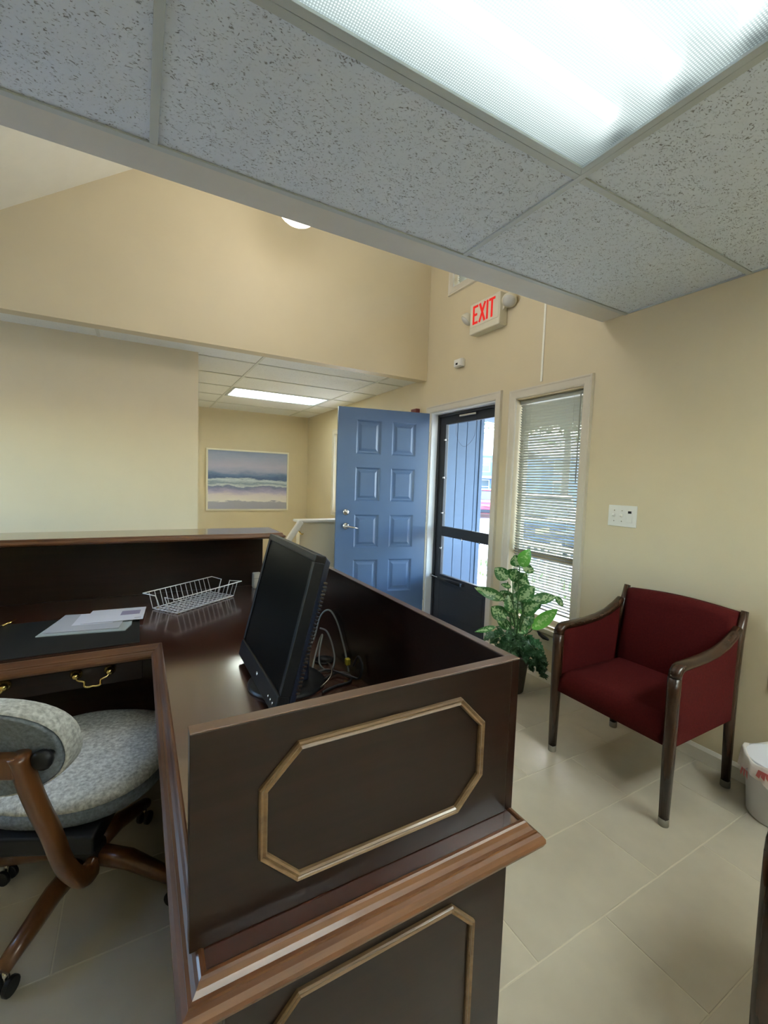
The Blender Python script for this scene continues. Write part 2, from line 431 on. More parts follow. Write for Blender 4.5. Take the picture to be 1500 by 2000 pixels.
def piece(name, dims, centre, m, parent, chamfer=0.002, key=None):
    """one of many alike pieces: a chamfered slab, mesh data shared between equal sizes"""
    k = (name, tuple(round(d, 4) for d in dims), m.name, chamfer)
    if k not in _PIECES:
        x, y, z = (d / 2 for d in dims); c = chamfer
        vs = [(sx * x, sy * y, -z) for sx, sy in ((-1, -1), (1, -1), (1, 1), (-1, 1))]
        vs += [(sx * x, sy * y, z - c) for sx, sy in ((-1, -1), (1, -1), (1, 1), (-1, 1))]
        vs += [(sx * (x - c), sy * (y - c), z) for sx, sy in ((-1, -1), (1, -1), (1, 1), (-1, 1))]
        fs = [(3, 2, 1, 0), (8, 9, 10, 11)] + [(a + i, a + (i + 1) % 4, a + 4 + (i + 1) % 4, a + 4 + i) for a in (0, 4) for i in range(4)]
        me = bpy.data.meshes.new(name); me.from_pydata(vs, [], fs); me.materials.append(m); _PIECES[k] = me
    o = bpy.data.objects.new(name, _PIECES[k]); COL.objects.link(o)
    o.parent = parent; o.location = Vector(centre) - wloc(parent)
    return o
def catmull(pts, n=6, closed=False):
    P = [Vector(p) for p in pts]; k = len(P); out = []
    for i in range(k if closed else k - 1):
        g = lambda j: P[j % k] if closed else P[max(0, min(k - 1, j))]
        p0, p1, p2, p3 = g(i - 1), g(i), g(i + 1), g(i + 2)
        for t in [q / n for q in range(n)]:
            out.append(0.5 * ((2 * p1) + (p2 - p0) * t + (2 * p0 - 5 * p1 + 4 * p2 - p3) * t * t + (3 * p1 - p0 - 3 * p2 + p3) * t ** 3))
    if not closed: out.append(P[-1])
    return out
def grid_wall(us, vs, holes, t0, t1, T):
    """wall of cells between breakpoints us x vs, thickness t0..t1, holes = rectangles (u0,u1,v0,v1); T(u, v, t) gives a point"""
    us = sorted(set(us + [h[i] for h in holes for i in (0, 1)])); vs = sorted(set(vs + [h[i] for h in holes for i in (2, 3)]))
    def open_(i, j):
        if i < 0 or j < 0 or i >= len(us) - 1 or j >= len(vs) - 1: return True
        u, v = (us[i] + us[i + 1]) / 2, (vs[j] + vs[j + 1]) / 2
        return any(h[0] < u < h[1] and h[2] < v < h[3] for h in holes)
    mb = MB()
    for i in range(len(us) - 1):
        for j in range(len(vs) - 1):
            if open_(i, j): continue
            a, b, c, d = us[i], us[i + 1], vs[j], vs[j + 1]
            for t in (t0, t1): mb.add([T(a, c, t), T(b, c, t), T(b, d, t), T(a, d, t)], [(0, 1, 2, 3)])
            for (ni, nj, p, q) in ((i - 1, j, (a, c), (a, d)), (i + 1, j, (b, c), (b, d)), (i, j - 1, (a, c), (b, c)), (i, j + 1, (a, d), (b, d))):
                if open_(ni, nj): mb.add([T(*p, t0), T(*q, t0), T(*q, t1), T(*p, t1)], [(0, 1, 2, 3)])
    return mb

# ---------------------------------------------------------------- room numbers (metres)
XW = 2.544      # inner face of the right (street) wall
CH = 2.434      # drop ceiling height
YS = 1.675      # far edge of the tiled ceiling
YB = 1.82       # far edge of the soffit
YU = 3.743      # upper far wall
XL, YN = -2.3, -2.5
YA = 7.3        # picture wall of the alcove

# ---------------------------------------------------------------- large structure
fl = thing('floor', 'floor of staggered grey beige ceramic tiles', None, (0, 0, 0), kind='structure')
MB().box(XL - 0.15, XW + 0.14, YN - 0.15, YA + 0.15, -0.12, -0.0016).build('grout_bed', M_GROUT, fl)
TL, TH = 0.617, 0.3035
row = -9
while True:
    y0 = 0.797 + row * TH
    if y0 > 4.0: break
    off = 1.632 + (0.5 * TL if row % 2 else 0.0)
    k0 = math.floor((XL - off) / TL)
    for k in range(k0, k0 + 10):
        a, b = max(off + k * TL, XL), min(off + (k + 1) * TL, XW)
        if b - a < 0.03 or y0 < YN: continue
        piece('floor_tile', (b - a - 0.004, TH - 0.004, 0.012), ((a + b) / 2, y0 + TH / 2, -0.006), M_TILE, fl, 0.0012)
    row += 1

wr = grid_wall([YN - 0.15, YA + 0.15], [-0.12, 5.5],
               [(1.905, 2.505, 0.40, 2.05), (2.725, 3.645, 0.0, 2.085), (5.1, 6.1, 0.93, 2.07), (2.3, 3.36, 3.2, 4.3)],
               XW, XW + 0.14, lambda u, v, t: (t, u, v))
struct('wall_right', wr, M_WALL, 'long tan street wall with the entry door and tall window')
struct('wall_upper', MB().box(XL, XW - 0.002, YU, YU + 0.11, CH - 0.016, 5.5), M_WALL, 'high tan wall above the opening to the alcove')
struct('wall_partition', MB().box(XL, 0.448, 4.13, YA, 0, CH + 0.05), M_WALL, 'tan partition wall left of the alcove')
struct('wall_alcove', MB().box(0.3, XW - 0.002, YA, YA + 0.1, 0, CH + 0.05), M_WALL, 'tan end wall of the alcove behind the seascape')
struct('wall_left', grid_wall([YN, YA], [0, 3.2], [(1.95, 3.15, 1.1, 2.3)], XL - 0.12, XL, lambda u, v, t: (t, u, v)), M_WALL, 'tan side wall behind the desk end')
struct('wall_near', MB().box(XL - 0.12, XW, YN - 0.12, YN, 0, CH + 0.1), M_WALL, 'tan wall behind the photographer')
wn = thing('fill_window', 'added unseen side wall window letting in fill daylight', None, (XL, 2.55, 1.1), kind='structure')  # out-of-frame window added to bring cool daylight onto the ceiling
MB().box(XL - 0.07, XL - 0.064, 1.95, 3.15, 1.1, 2.3).build('pane', M_GLASS, wn)
for y0, y1, z0, z1 in ((1.95, 2.0, 1.1, 2.3), (3.1, 3.15, 1.1, 2.3), (2.525, 2.575, 1.15, 2.25), (2.0, 3.1, 1.1, 1.15), (2.0, 3.1, 2.25, 2.3)):
    MB().box(XL - 0.1, XL - 0.04, y0, y1, z0, z1).build('window_frame', M_WHITE, wn)
# soffit (bottom of the bulkhead) and its upright face
struct('ceiling_soffit', MB().box(XL, XW - 0.002, YS, YB, CH, CH + 0.06).box(XL, XW - 0.002, YB - 0.09, YB, CH + 0.06, 5.5), M_SOFFIT, 'painted bulkhead strip along the edge of the tiled ceiling')
# sloping vault above the waiting area
def vz(x): return 3.553 + 0.696 * x
struct('ceiling_vault', MB().add([(XL, YB, vz(XL)), (XW, YB, vz(XW)), (XW, YU, vz(XW)), (XL, YU, vz(XL)), (XL, YB, vz(XL) + .1), (XW, YB, vz(XW) + .1), (XW, YU, vz(XW) + .1), (XL, YU, vz(XL) + .1)],
       [(0, 3, 2, 1), (4, 5, 6, 7), (0, 1, 5, 4), (2, 3, 7, 6), (0, 4, 7, 3), (1, 2, 6, 5)]), M_CREAM, 'sloping cream ceiling high above the waiting area')

# tiled drop ceiling over the desk
ce = thing('ceiling', 'drop ceiling of speckled acoustic tiles in a metal grid', None, (0, 0, CH), kind='structure')
gx = [XL, -1.215, 0.045, 1.305, XW]
gy = [YS, 1.055, 0.44, -0.17, -0.78, -1.39, -2.0, YN]
LIGHT_CELLS = {(2, 1), (2, 5), (3, 3)}
for i in range(4):
    for j in range(7):
        if (i, j) in LIGHT_CELLS: continue
        a, b, c, d = gx[i], gx[i + 1], gy[j + 1], gy[j]
        piece('ceiling_tile', (b - a - 0.012, d - c - 0.012, 0.016), ((a + b) / 2, (c + d) / 2, CH + 0.012), M_ACOU, ce, 0.001)
for x in (-1.215, 0.045, 1.305):
    MB().box(x - 0.012, x + 0.012, YN, YS - 0.006, CH - 0.002, CH + 0.004).box(x - 0.002, x + 0.002, YN, YS - 0.006, CH + 0.004, CH + 0.03).build('grid_rail', M_GRID, ce, bevel=0.001)
for y in gy[1:-1]:
    for i in range(4):
        MB().box(gx[i] + 0.0125, gx[i + 1] - 0.0125, y - 0.012, y + 0.012, CH - 0.002, CH + 0.004).build('grid_rail', M_GRID, ce, bevel=0.001)
MB().box(XL, XW - 0.001, YS - 0.022, YS + 0.001, CH - 0.003, CH + 0.004).build('edge_angle', M_GRID, ce, bevel=0.001)
MB().box(XW - 0.012, XW - 0.001, YN, YS - 0.022, CH - 0.002, CH + 0.004).build('edge_angle', M_GRID, ce, bevel=0.001)
struct('ceiling_deck', MB().box(XL, XW - 0.002, YN, YB - 0.1, CH + 0.2, CH + 0.26), M_BOXIN, 'hidden deck above the drop ceiling')

# tiled ceiling of the alcove
ca = thing('ceiling_alcove', 'white tiled drop ceiling over the stair alcove', None, (0, YU, CH), kind='structure')
ax = [XL, -0.265, 0.955, 2.205, XW]
ay = [3.855, 4.20, 4.815, 5.43, 6.045, 6.66, YA]
for i in range(4):
    for j in range(6):
        if i == 2 and j == 3: continue
        if ax[i + 1] < 0.4 and ay[j] > 4.2: continue
        a, b, c, d = ax[i], ax[i + 1], ay[j], ay[j + 1]
        piece('ceiling_tile', (b - a - 0.012, d - c - 0.012, 0.016), ((a + b) / 2, (c + d) / 2, CH + 0.012), M_ACOU2, ca, 0.001)
for x in ax[1:-1]:
    MB().box(x - 0.012, x + 0.012, 3.855, 4.13 if x < 0 else YA, CH - 0.002, CH + 0.004).build('grid_rail', M_GRID2, ca, bevel=0.001)
for y in ay[1:-1]:
    for i in range(4):
        if ax[i + 1] < 0.4 and y > 4.2: continue
        MB().box(max(ax[i] + 0.0125, 0.45 if y > 4.12 else -9), ax[i + 1] - 0.0125, y - 0.012, y + 0.012, CH - 0.002, CH + 0.004).build('grid_rail', M_GRID2, ca, bevel=0.001)
MB().box(XL, XW - 0.001, YU + 0.108, YU + 0.13, CH - 0.003, CH + 0.003).build('edge_angle', M_GRID2, ca, bevel=0.001)
struct('ceiling_deck_alcove', MB().box(XL, XW - 0.002, 3.86, YA, CH + 0.2, CH + 0.26), M_BOXIN, 'hidden deck above the alcove ceiling')

# baseboards
M_BASE = mat('baseboard_white', (0.80, 0.77, 0.69), 0.4)
bprof = [(0, 0), (0.012, 0), (0.012, 0.062), (0.006, 0.075), (0.004, 0.08), (0, 0.08)]
def baseboard(name, x0, ya, yb, label):
    mb = MB().sweep(bprof, [(x0, ya, 0), (x0, yb, 0)], lambda i: (-1, 0, 0), (0, 0, 1))
    struct(name, mb, M_BASE, label)
baseboard('baseboard_right', XW, YN, 2.66, 'white baseboard along the tan street wall')
baseboard('baseboard_far', XW, 3.745, YA, 'white baseboard beyond the entry door')

# half wall and stair rail
hw = thing('wall_half', 'tan half wall with a white cap beside the stairs', None, (1.9, 4.36, 0), kind='structure')
MB().box(1.435, XW - 0.002, 4.31, 4.42, 0, 0.945).build('half_wall_body', M_WALL, hw)
MB().box(1.405, XW - 0.003, 4.28, 4.45, 0.945, 0.972).build('cap', M_WHITE, hw, bevel=0.006)

# ---------------------------------------------------------------- ceiling lights
def troffer(label, x0, x1, y0, y1, tube_m, ys, group=None, lens=M_LENS):
    t = thing('ceiling_light', label, 'ceiling light', ((x0 + x1) / 2, (y0 + y1) / 2, CH), group)
    b = MB(); h = 0.105; e = 0.003
    b.box(x0, x1, y0, y1, CH + h, CH + h + 0.004)
    b.box(x0, x0 + e, y0, y1, CH, CH + h).box(x1 - e, x1, y0, y1, CH, CH + h)
    b.box(x0, x1, y0, y0 + e, CH, CH + h).box(x0, x1, y1 - e, y1, CH, CH + h)
    b.build('housing', M_BOXIN, t)
    f = 0.024
    MB().sweep([(0, -0.004), (f, -0.004), (f, 0.012), (f - 0.004, 0.012), (0, 0.004)], [(x0, y0, CH), (x1, y0, CH), (x1, y1, CH), (x0, y1, CH)],
               lambda i: [(0, 1, 0), (-1, 0, 0), (0, -1, 0), (1, 0, 0)][i], (0, 0, 1), closed=True).build('frame', M_GRID, t, bevel=0.001)
    MB().add([(x0 + f, y0 + f, CH + 0.004), (x1 - f, y0 + f, CH + 0.004), (x1 - f, y1 - f, CH + 0.004), (x0 + f, y1 - f, CH + 0.004)], [(0, 1, 2, 3)]).build('lens', lens, t)
    for y in ys:
        tb = MB().tube([(x0 + 0.075, y, CH + 0.055), (x1 - 0.075, y, CH + 0.055)], 0.019, 12).build('tube', tube_m, t, smooth=True)
        for xa in (x0 + 0.003, x1 - 0.07): MB().box(xa, xa + 0.067, y - 0.03, y + 0.03, CH + 0.03, CH + 0.1).build('lamp_holder', M_BOXIN, tb)
    return t
troffer('large prismatic fluorescent ceiling light directly over the desk', 0.06, 1.29, 0.455, 1.04, M_TUBE, (0.545, 0.715, 0.885))
troffer('added unseen fill light behind the photographer, built as a prismatic ceiling fixture', 0.06, 1.29, -1.985, -1.405, M_FILLTUBE, (-1.86, -1.695, -1.53))  # unseen fixture added to brighten the whole room
troffer('added unseen fill light right of the photographer, built as a prismatic ceiling fixture', 1.32, 2.525, -0.765, -0.185, M_FILLTUBE, (-0.64, -0.475, -0.31))  # second unseen fixture, added to brighten floor and street wall
troffer('small bright fluorescent panel in the far alcove ceiling', 0.972, 2.188, 5.447, 6.03, M_TUBE2, (5.56, 5.74, 5.92))

# globe lamps hanging in the vault
def globe_lamp(label, c0, m):
    gl = thing('globe_lamp', label, 'lamp', c0)
    MB().lathe([(0.16 * sin(pi * k / 16) + 1e-4, -0.16 * cos(pi * k / 16)) for k in range(17)], c0, 28).build('globe', m, gl, smooth=True)
    MB().lathe([(0.05, 0.14), (0.062, 0.15), (0.062, 0.19), (0.02, 0.21)], c0, 20).build('collar', M_BRASS, gl, smooth=True)
    MB().tube([c0 + Vector((0, 0, 0.2)), (c0.x, c0.y, vz(c0.x) - 0.02)], 0.006, 8).build('stem', M_BRASS, gl)
    MB().lathe([(0.06, 0), (0.06, 0.03), (0.02, 0.06)], (c0.x, c0.y, vz(c0.x) - 0.05), 20).build('canopy', M_BRASS, gl, smooth=True)
globe_lamp('glowing round white lamp half hidden above the soffit edge', Vector((0.95, 3.0, 3.255)), M_GLOBE)
globe_lamp('added fill lamp in the vault, a round white globe unseen behind the soffit', Vector((0.8, 2.2, 3.0)), M_FILLGLOBE)  # unseen lamp added to brighten the vault and far walls

# ---------------------------------------------------------------- windows and doors in the street wall
# casing: profile (out, up): out = away from the opening, up = off the wall (towards -x)
CAS = [(0.0, 0.0), (0.0, 0.012), (0.010, 0.016), (0.048, 0.017), (0.056, 0.021), (0.064, 0.021), (0.068, 0.0)]
def casing(root, y0, y1, z0, z1, bottom=False, m=M_WHITE):
    P = [(XW, y0, z0), (XW, y0, z1), (XW, y1, z1), (XW, y1, z0)]
    S = [(0, -1, 0), (0, 0, 1), (0, 1, 0), (0, 0, -1)]
    for i in range(4 if bottom else 3):
        mb = MB()
        if bottom: mb.sweep(CAS, P, lambda q: S[q], (-1, 0, 0), closed=True, only=i)
        else: mb.sweep(CAS, P, lambda q: S[q], (-1, 0, 0), only=i)
        mb.build('casing', m, root)
def slat_mesh(y0, y1, width, tilt, m):
    key = ('slat', round(y1 - y0, 3), tilt)
    if key not in _PIECES:
        n = 5; vs = []
        for y in (y0 - (y0 + y1) / 2, y1 - (y0 + y1) / 2):
            for k in range(n):
                t = (k / (n - 1) - 0.5) * width; bow = 0.0022 * (1 - (2 * t / width) ** 2)
                # inner (room) edge is at -x; tilt raises the room edge
                vs.append((t * cos(tilt) + bow * sin(tilt), y, -t * sin(tilt) + bow * cos(tilt)))
        fs = [(k, k + 1, n + k + 1, n + k) for k in range(n - 1)]
        me = bpy.data.meshes.new('slat'); me.from_pydata(vs, [], fs); me.materials.append(m)
        for p in me.polygons: p.use_smooth = True
        _PIECES[key] = me
    return _PIECES[key]
def blind(label, x, y0, y1, z0, z1, tilt, pitch=0.02, group=None, wand=True):
    b = thing('window_blind', label, 'blind', (x, (y0 + y1) / 2, z1), group)
    MB().box(x - 0.014, x + 0.014, y0 - 0.004, y1 + 0.004, z1 - 0.028, z1).build('headrail', M_SLAT, b, bevel=0.003)
    me = slat_mesh(y0, y1, 0.025, tilt, M_SLAT)
    z = z1 - 0.045
    while z > z0 + 0.016:
        o = bpy.data.objects.new('slat', me); COL.objects.link(o); o.parent = b; o.location = Vector((x, (y0 + y1) / 2, z)) - b.location
        z -= pitch
    MB().box(x - 0.012, x + 0.012, y0, y1, z0 - 0.004, z0 + 0.008).build('bottom_rail', M_SLAT, b, bevel=0.003)
    for y in (y0 + 0.10, y1 - 0.10):
        for dx in (-0.0125, 0.0125):
            MB().tube([(x + dx, y, z0), (x + dx, y, z1 - 0.02)], 0.0009, 5).build('ladder_cord', M_SLAT, b)
    if wand:
        MB().tube([(x - 0.02, y0 + 0.045, z1 - 0.02), (x - 0.022, y0 + 0.045, z1 - 0.62)], 0.004, 8).build('tilt_wand', M_SLAT, b, smooth=True)
        MB().tube([(x - 0.018, y1 - 0.055, z1 - 0.02), (x - 0.019, y1 - 0.055, z1 - 0.9)], 0.0012, 5).build('pull_cord', M_SLAT, b)
    return b

w1 = thing('window_1', 'tall white cased window with mini blind right of the entry door', None, (XW, 2.205, 0.4), kind='structure')
casing(w1, 1.915, 2.505, 0.385, 2.06)
MB().box(XW - 0.032, XW + 0.135, 1.82, 2.60, 0.352, 0.386).build('window_sill', M_WHITE, w1, bevel=0.006)
MB().sweep([(0, 0), (0.016, 0.004), (0.016, 0.03), (0.02, 0.05), (0.022, 0.10), (0.0, 0.115)], [(XW, 1.85, 0.237), (XW, 2.57, 0.237)], lambda i: (-1, 0, 0), (0, 0, 1)).build('apron', M_WHITE, w1)
sx0, sx1 = XW + 0.075, XW + 0.115
for y0, y1, z0, z1 in ((1.905, 1.935, 0.386, 2.05), (2.475, 2.505, 0.386, 2.05), (1.935, 2.475, 0.386, 0.43), (1.935, 2.475, 2.02, 2.05)):
    MB().box(sx0, sx1, y0, y1, z0, z1).build('sash_rail', M_WHITE, w1, bevel=0.003)
MB().box(sx0 - 0.012, sx1, 1.935, 2.475, 0.852, 0.898).build('meeting_rail', M_ALMOND, w1, bevel=0.004, label='almond coloured meeting rail')
for z0, z1 in ((0.43, 0.852), (0.898, 2.02)):
    MB().box(sx0 + 0.016, sx0 + 0.020, 1.935, 2.475, z0, z1).build('pane', M_GLASS, w1)
MB().tube([(XW - 0.02, 2.16, 0.345), (XW - 0.035, 2.13, 0.335), (XW - 0.04, 2.09, 0.325), (XW - 0.038, 2.05, 0.322)], [0.009, 0.012, 0.014, 0.008], 8).build('crank_handle', M_BLACK, w1, smooth=True, label='dark crank handle')
blind('pale mini blind filling the tall window beside the potted plant', XW + 0.045, 1.915, 2.495, 0.495, 2.045, radians(42))

w2 = thing('window_2', 'cased alcove window half hidden behind the open entry door', None, (XW, 5.6, 0.93), kind='structure')
casing(w2, 5.1, 6.1, 0.93, 2.07, bottom=True)
for y0, y1, z0, z1 in ((5.1, 5.14, .93, 2.07), (5.58, 5.62, .97, 2.03), (6.06, 6.1, .93, 2.07), (5.14, 6.06, .93, .97), (5.14, 6.06, 2.03, 2.07)):
    MB().box(XW + 0.07, XW + 0.11, y0, y1, z0, z1).build('sash_rail', M_WHITE, w2, bevel=0.003)
for y in (5.14, 5.62): MB().box(XW + 0.088, XW + 0.092, y, y + 0.44, 0.97, 2.03).build('pane', M_GLASS, w2)

w3 = thing('window_3', 'small high window above the exit sign', None, (XW, 2.83, 3.2), kind='structure')
casing(w3, 2.3, 3.36, 3.2, 4.3, bottom=True)
for y0, y1, z0, z1 in ((2.3, 2.34, 3.2, 4.3), (3.32, 3.36, 3.2, 4.3), (2.34, 3.32, 3.2, 3.24), (2.34, 3.32, 4.26, 4.3)):
    MB().box(XW + 0.07, XW + 0.11, y0, y1, z0, z1).build('sash_rail', M_WHITE, w3, bevel=0.003)
MB().box(XW + 0.088, XW + 0.092, 2.34, 3.32, 3.24, 4.26).build('pane', M_GLASS, w3)
blind('mini blind in the small high window above the exit sign', XW + 0.045, 2.31, 3.35, 3.22, 4.28, radians(48), wand=False)

# entry door frame and open leaf
d1 = thing('door_1', 'slate blue eight panel entry door standing open', None, (XW, 3.645, 0), kind='structure')
casing(d1, 2.73, 3.64, 0.0, 2.083)
for y0, y1, z0, z1 in ((3.625, 3.644, 0, 2.07), (2.726, 2.745, 0, 2.07), (2.726, 3.644, 2.07, 2.084)):
    MB().box(XW + 0.001, XW + 0.09, y0, y1, z0, z1).build('jamb', M_JAMB, d1)
MB().box(XW - 0.01, XW + 0.16, 2.726, 3.644, 0.0, 0.02).build('threshold', M_CHROME, d1, bevel=0.004)
HP = Vector((2.532, 3.648, 0)); FP = Vector((1.63, 3.838, 0))
_s = (HP - FP).normalized(); _n = Vector((-_s.y, _s.x, 0))         # _n points away from the room side
if _n.y < 0: _n = -_n
LW = (HP - FP).length
def LT(u, v, t): return FP + _s * u + _n * t + Vector((0, 0, v))
cols = ((0.178, 0.424), (0.534, 0.781)); rows_ = ((0.305, 0.628), (0.746, 1.068), (1.197, 1.522), (1.648, 1.971))
holes = [(a, b_, c, d) for a, b_ in cols for c, d in rows_]
grid_wall([0, LW], [0.012, 2.081], holes, 0.0, 0.044, LT).build('leaf', M_DOOR, d1)
for a, b_ in cols:
    for c, d in rows_:
        mb = MB(); rings = []
        for ins, t in ((0.0, 0.0005), (0.006, 0.004), (0.016, 0.0135), (0.030, 0.0135), (0.052, 0.004), (0.054, 0.004)):
            rings.append([LT(a + ins, c + ins, t), LT(b_ - ins, c + ins, t), LT(b_ - ins, d - ins, t), LT(a + ins, d - ins, t)])
        mb.loft(rings, cap=False); k = len(mb.v)
        mb.f.append((k - 4, k - 3, k - 2, k - 1))
        mb.add([LT(a, c, 0.03), LT(b_, c, 0.03), LT(b_, d, 0.03), LT(a, d, 0.03)], [(0, 1, 2, 3)])
        mb.build('door_panel', M_DOOR, d1)
def LTd(u, v, t):
    return lambda p: _s * p.x + Vector((0, 0, p.y)) - _n * p.z
MB().lathe([(0.031, 0.0), (0.031, 0.006), (0.026, 0.016), (0.012, 0.020), (0.0005, 0.021)], LT(0.094, 1.09, 0), 20, LTd(0, 0, 0)).build('deadbolt', M_CHROME, d1, smooth=True)
hd = MB().lathe([(0.033, 0.0), (0.033, 0.008), (0.026, 0.016), (0.013, 0.022), (0.012, 0.05), (0.0005, 0.056)], LT(0.097, 0.957, 0), 20, LTd(0, 0, 0)).build('rose', M_CHROME, d1, smooth=True)
MB().tube([LT(0.097, 0.957, -0.045), LT(0.12, 0.955, -0.052), LT(0.17, 0.946, -0.052), LT(0.205, 0.936, -0.046)], [0.010, 0.010, 0.009, 0.007], 8).build('lever', M_CHROME, hd, smooth=True)
for z in (0.25, 1.05, 1.85):
    MB().tube([LT(LW + 0.003, z - 0.05, 0.0), LT(LW + 0.003, z + 0.05, 0.0)], 0.006, 8).build('hinge', M_CHROME, d1, smooth=True)

# storm door outside the frame
d2 = thing('door_2', 'dark grey glazed storm door closed in the entry', None, (XW + 0.12, 3.18, 0), kind='structure')
X0, X1 = XW + 0.092, XW + 0.128
for nm, y0, y1, z0, z1 in (('stile', 3.515, 3.622, 0.02, 2.068), ('stile', 2.748, 2.835, 0.02, 2.068), ('top_rail', 2.835, 3.515, 1.97, 2.068), ('middle_rail', 2.835, 3.515, 0.872, 0.968), ('bottom_panel', 2.835, 3.515, 0.02, 0.487)):
    MB().box(X0, X1, y0, y1, z0, z1).build(nm, M_STORM, d2, bevel=0.003)
MB().box(X0 - 0.003, X0 + 0.002, 2.88, 3.47, 0.10, 0.40).build('kick_panel', M_STORM, d2, bevel=0.002)
for y0, y1, z0, z1 in ((3.600, 3.624, 0.02, 2.069), (2.765, 3.600, 2.045, 2.069), (2.746, 2.765, 0.02, 2.069)): MB().box(X0 - 0.02, X0 - 0.001, y0, y1, z0, z1).build('storm_jamb', M_STORM, d2)
for z0, z1 in ((0.487, 0.872), (0.968, 1.97)):
    MB().box(X0 + 0.012, X0 + 0.016, 2.835, 3.515, z0, z1).build('pane', M_GLASS, d2)
for z in (0.75, 1.10, 1.45, 1.82):
    MB().box(X0 - 0.008, X0, 3.505, 3.53, z - 0.008, z + 0.008).build('glass_clip', M_CHROME, d2, bevel=0.002)
for y in (2.95, 3.2): MB().box(X0 - 0.008, X0, y - 0.008, y + 0.008, 0.865, 0.885).build('glass_clip', M_CHROME, d2, bevel=0.002)
cl = MB().tube([(X0 - 0.03, 3.50, 0.455), (X0 - 0.03, 3.16, 0.455)], 0.016, 14).build('closer', M_BLACK, d2, smooth=True, label='black pneumatic closer')
MB().tube([(X0 - 0.03, 3.62, 0.455), (X0 - 0.03, 3.50, 0.455)], 0.005, 8).build('closer_rod', M_CHROME, cl, smooth=True)
for ya_ in (3.13, 3.60): MB().box(X0 - 0.04, X0, ya_, ya_ + 0.022, 0.44, 0.47).build('closer_bracket', M_CHROME, cl)
ub = MB().box(X0 - 0.03, X0, 3.05, 3.28, 2.015, 2.035).build('wind_bracket', M_CHROME, d2, bevel=0.003)
MB().tube(catmull([(X0 - 0.015, 3.33, 2.0), (X0 - 0.012, 3.33, 1.85), (X0 - 0.01, 3.22, 1.74), (X0 - 0.012, 3.08, 1.82), (X0 - 0.015, 3.05, 2.01)], 8), 0.0012, 5).build('wind_chain', M_STORM, d2)

# ---------------------------------------------------------------- small things on the walls
ex = thing('exit_sign', 'ivory EXIT sign with red letters and two lamp heads above the doorway', 'sign', (XW, 2.82, 2.75))
EX = 2.455
def rbox(mb, x0, x1, y0, y1, z0, z1): return mb.box(x0, x1, y0, y1, z0, z1)
rbox(MB(), EX, XW, 2.652, 3.008, 2.652, 2.902).build('housing', M_EXIT, ex, bevel=0.010, seg=3)
MB().box(EX - 0.004, EX + 0.004, 2.662, 2.998, 2.705, 2.893).build('face_plate', M_EXIT, ex, bevel=0.003)
def letter(strokes, y_left, z0, w, h):
    mb = MB()
    for st in strokes:
        # strokes in letter units (0..1, 0..1); viewed from the room the reading direction is -y
        (a, b_), (c, d), th = st
        p = Vector((EX - 0.006, y_left - a * w, z0 + b_ * h)); q = Vector((EX - 0.006, y_left - c * w, z0 + d * h))
        mb.bar(p, q, 0.004, th, up=(0, 0, 1) if abs(b_ - d) < 0.5 else (0, 1, 0))
    return mb
E_ = [((0.12, 0), (0.12, 1), .018), ((0, .945), (1, .945), .018), ((0, .5), (.85, .5), .018), ((0, .055), (1, .055), .018)]
X_ = [((0.05, 0), (.95, 1), .019), ((.95, 0), (0.05, 1), .019)]
I_ = [((.5, 0), (.5, 1), .018)]
T_ = [((0, .945), (1, .945), .018), ((.5, 0), (.5, 1), .018)]
for st, yl, w in ((E_, 2.958, 0.058), (X_, 2.882, 0.070), (I_, 2.812, 0.05), (T_, 2.768, 0.068)):
    letter(st, yl, 2.725, w, 0.148).build('letter', M_EXITRED, ex)
def lamp_head(y, s):
    c = Vector((XW - 0.055, y, 2.815))
    aim = Vector((-0.55, 0.35 * s, -0.75)).normalized(); zq = aim.to_track_quat('Z', 'Y')
    T = lambda p: zq @ p
    h = MB().lathe([(0.018, -0.05), (0.045, -0.035), (0.056, -0.005), (0.058, 0.012), (0.052, 0.016)], c, 22, T).build('lamp_head', M_EXIT, ex, smooth=True)
    MB().lathe([(0.050, 0.010), (0.046, 0.022), (0.03, 0.030), (0.0005, 0.034)], c, 22, T).build('lamp_lens', M_REFLW, h, smooth=True)
    MB().bar(c + aim * -0.03, (XW - 0.045, 2.83 + s * 0.16, 2.76), 0.03, 0.03).build('lamp_arm', M_EXIT, h)
lamp_head(3.085, 1); lamp_head(2.585, -1)

se = thing('motion_sensor', 'small white wall sensor with a dark window below the exit sign', 'sensor', (XW, 3.2, 2.475))
MB().loft([[Vector((x, 3.2 + y, 2.475 + z)) for y, z in ((-w, -h), (w, -h), (w, h), (-w, h))] for x, w, h in ((XW, .05, .03), (XW - .03, .055, .036), (XW - .055, .045, .03))]).build('case', M_PLATEW, se, bevel=0.006)
MB().box(XW - 0.058, XW - 0.052, 3.19, 3.215, 2.456, 2.472).build('sensor_window', M_BLACK, se)
wc = MB().box(XW - 0.006, XW, 2.268, 2.286, 2.15, 4.2).build('wire_cover', M_CREAM, None, bevel=0.004)
setp(wc, 'thin painted wire cover running up the wall above the tall window', 'wire cover')
sp = thing('switch_plate', 'ivory triple switch plate on the tan wall above the red chair', 'switch', (XW, 1.6, 1.23))
MB().box(XW - 0.006, XW, 1.510, 1.688, 1.168, 1.296).build('plate', M_PLATEW, sp, bevel=0.004)
for y in (1.648, 1.600):
    MB().bar((XW - 0.004, y, 1.232), (XW - 0.022, y, 1.24), 0.010, 0.016).build('toggle', M_PLATEW, sp, bevel=0.002)
dm = MB().box(XW - 0.010, XW - 0.004, 1.533, 1.567, 1.195, 1.268).build('dimmer', M_PLATEW, sp, bevel=0.003)
MB().box(XW - 0.012, XW - 0.009, 1.54, 1.56, 1.25, 1.264).build('dimmer_window', M_BLACK, dm)
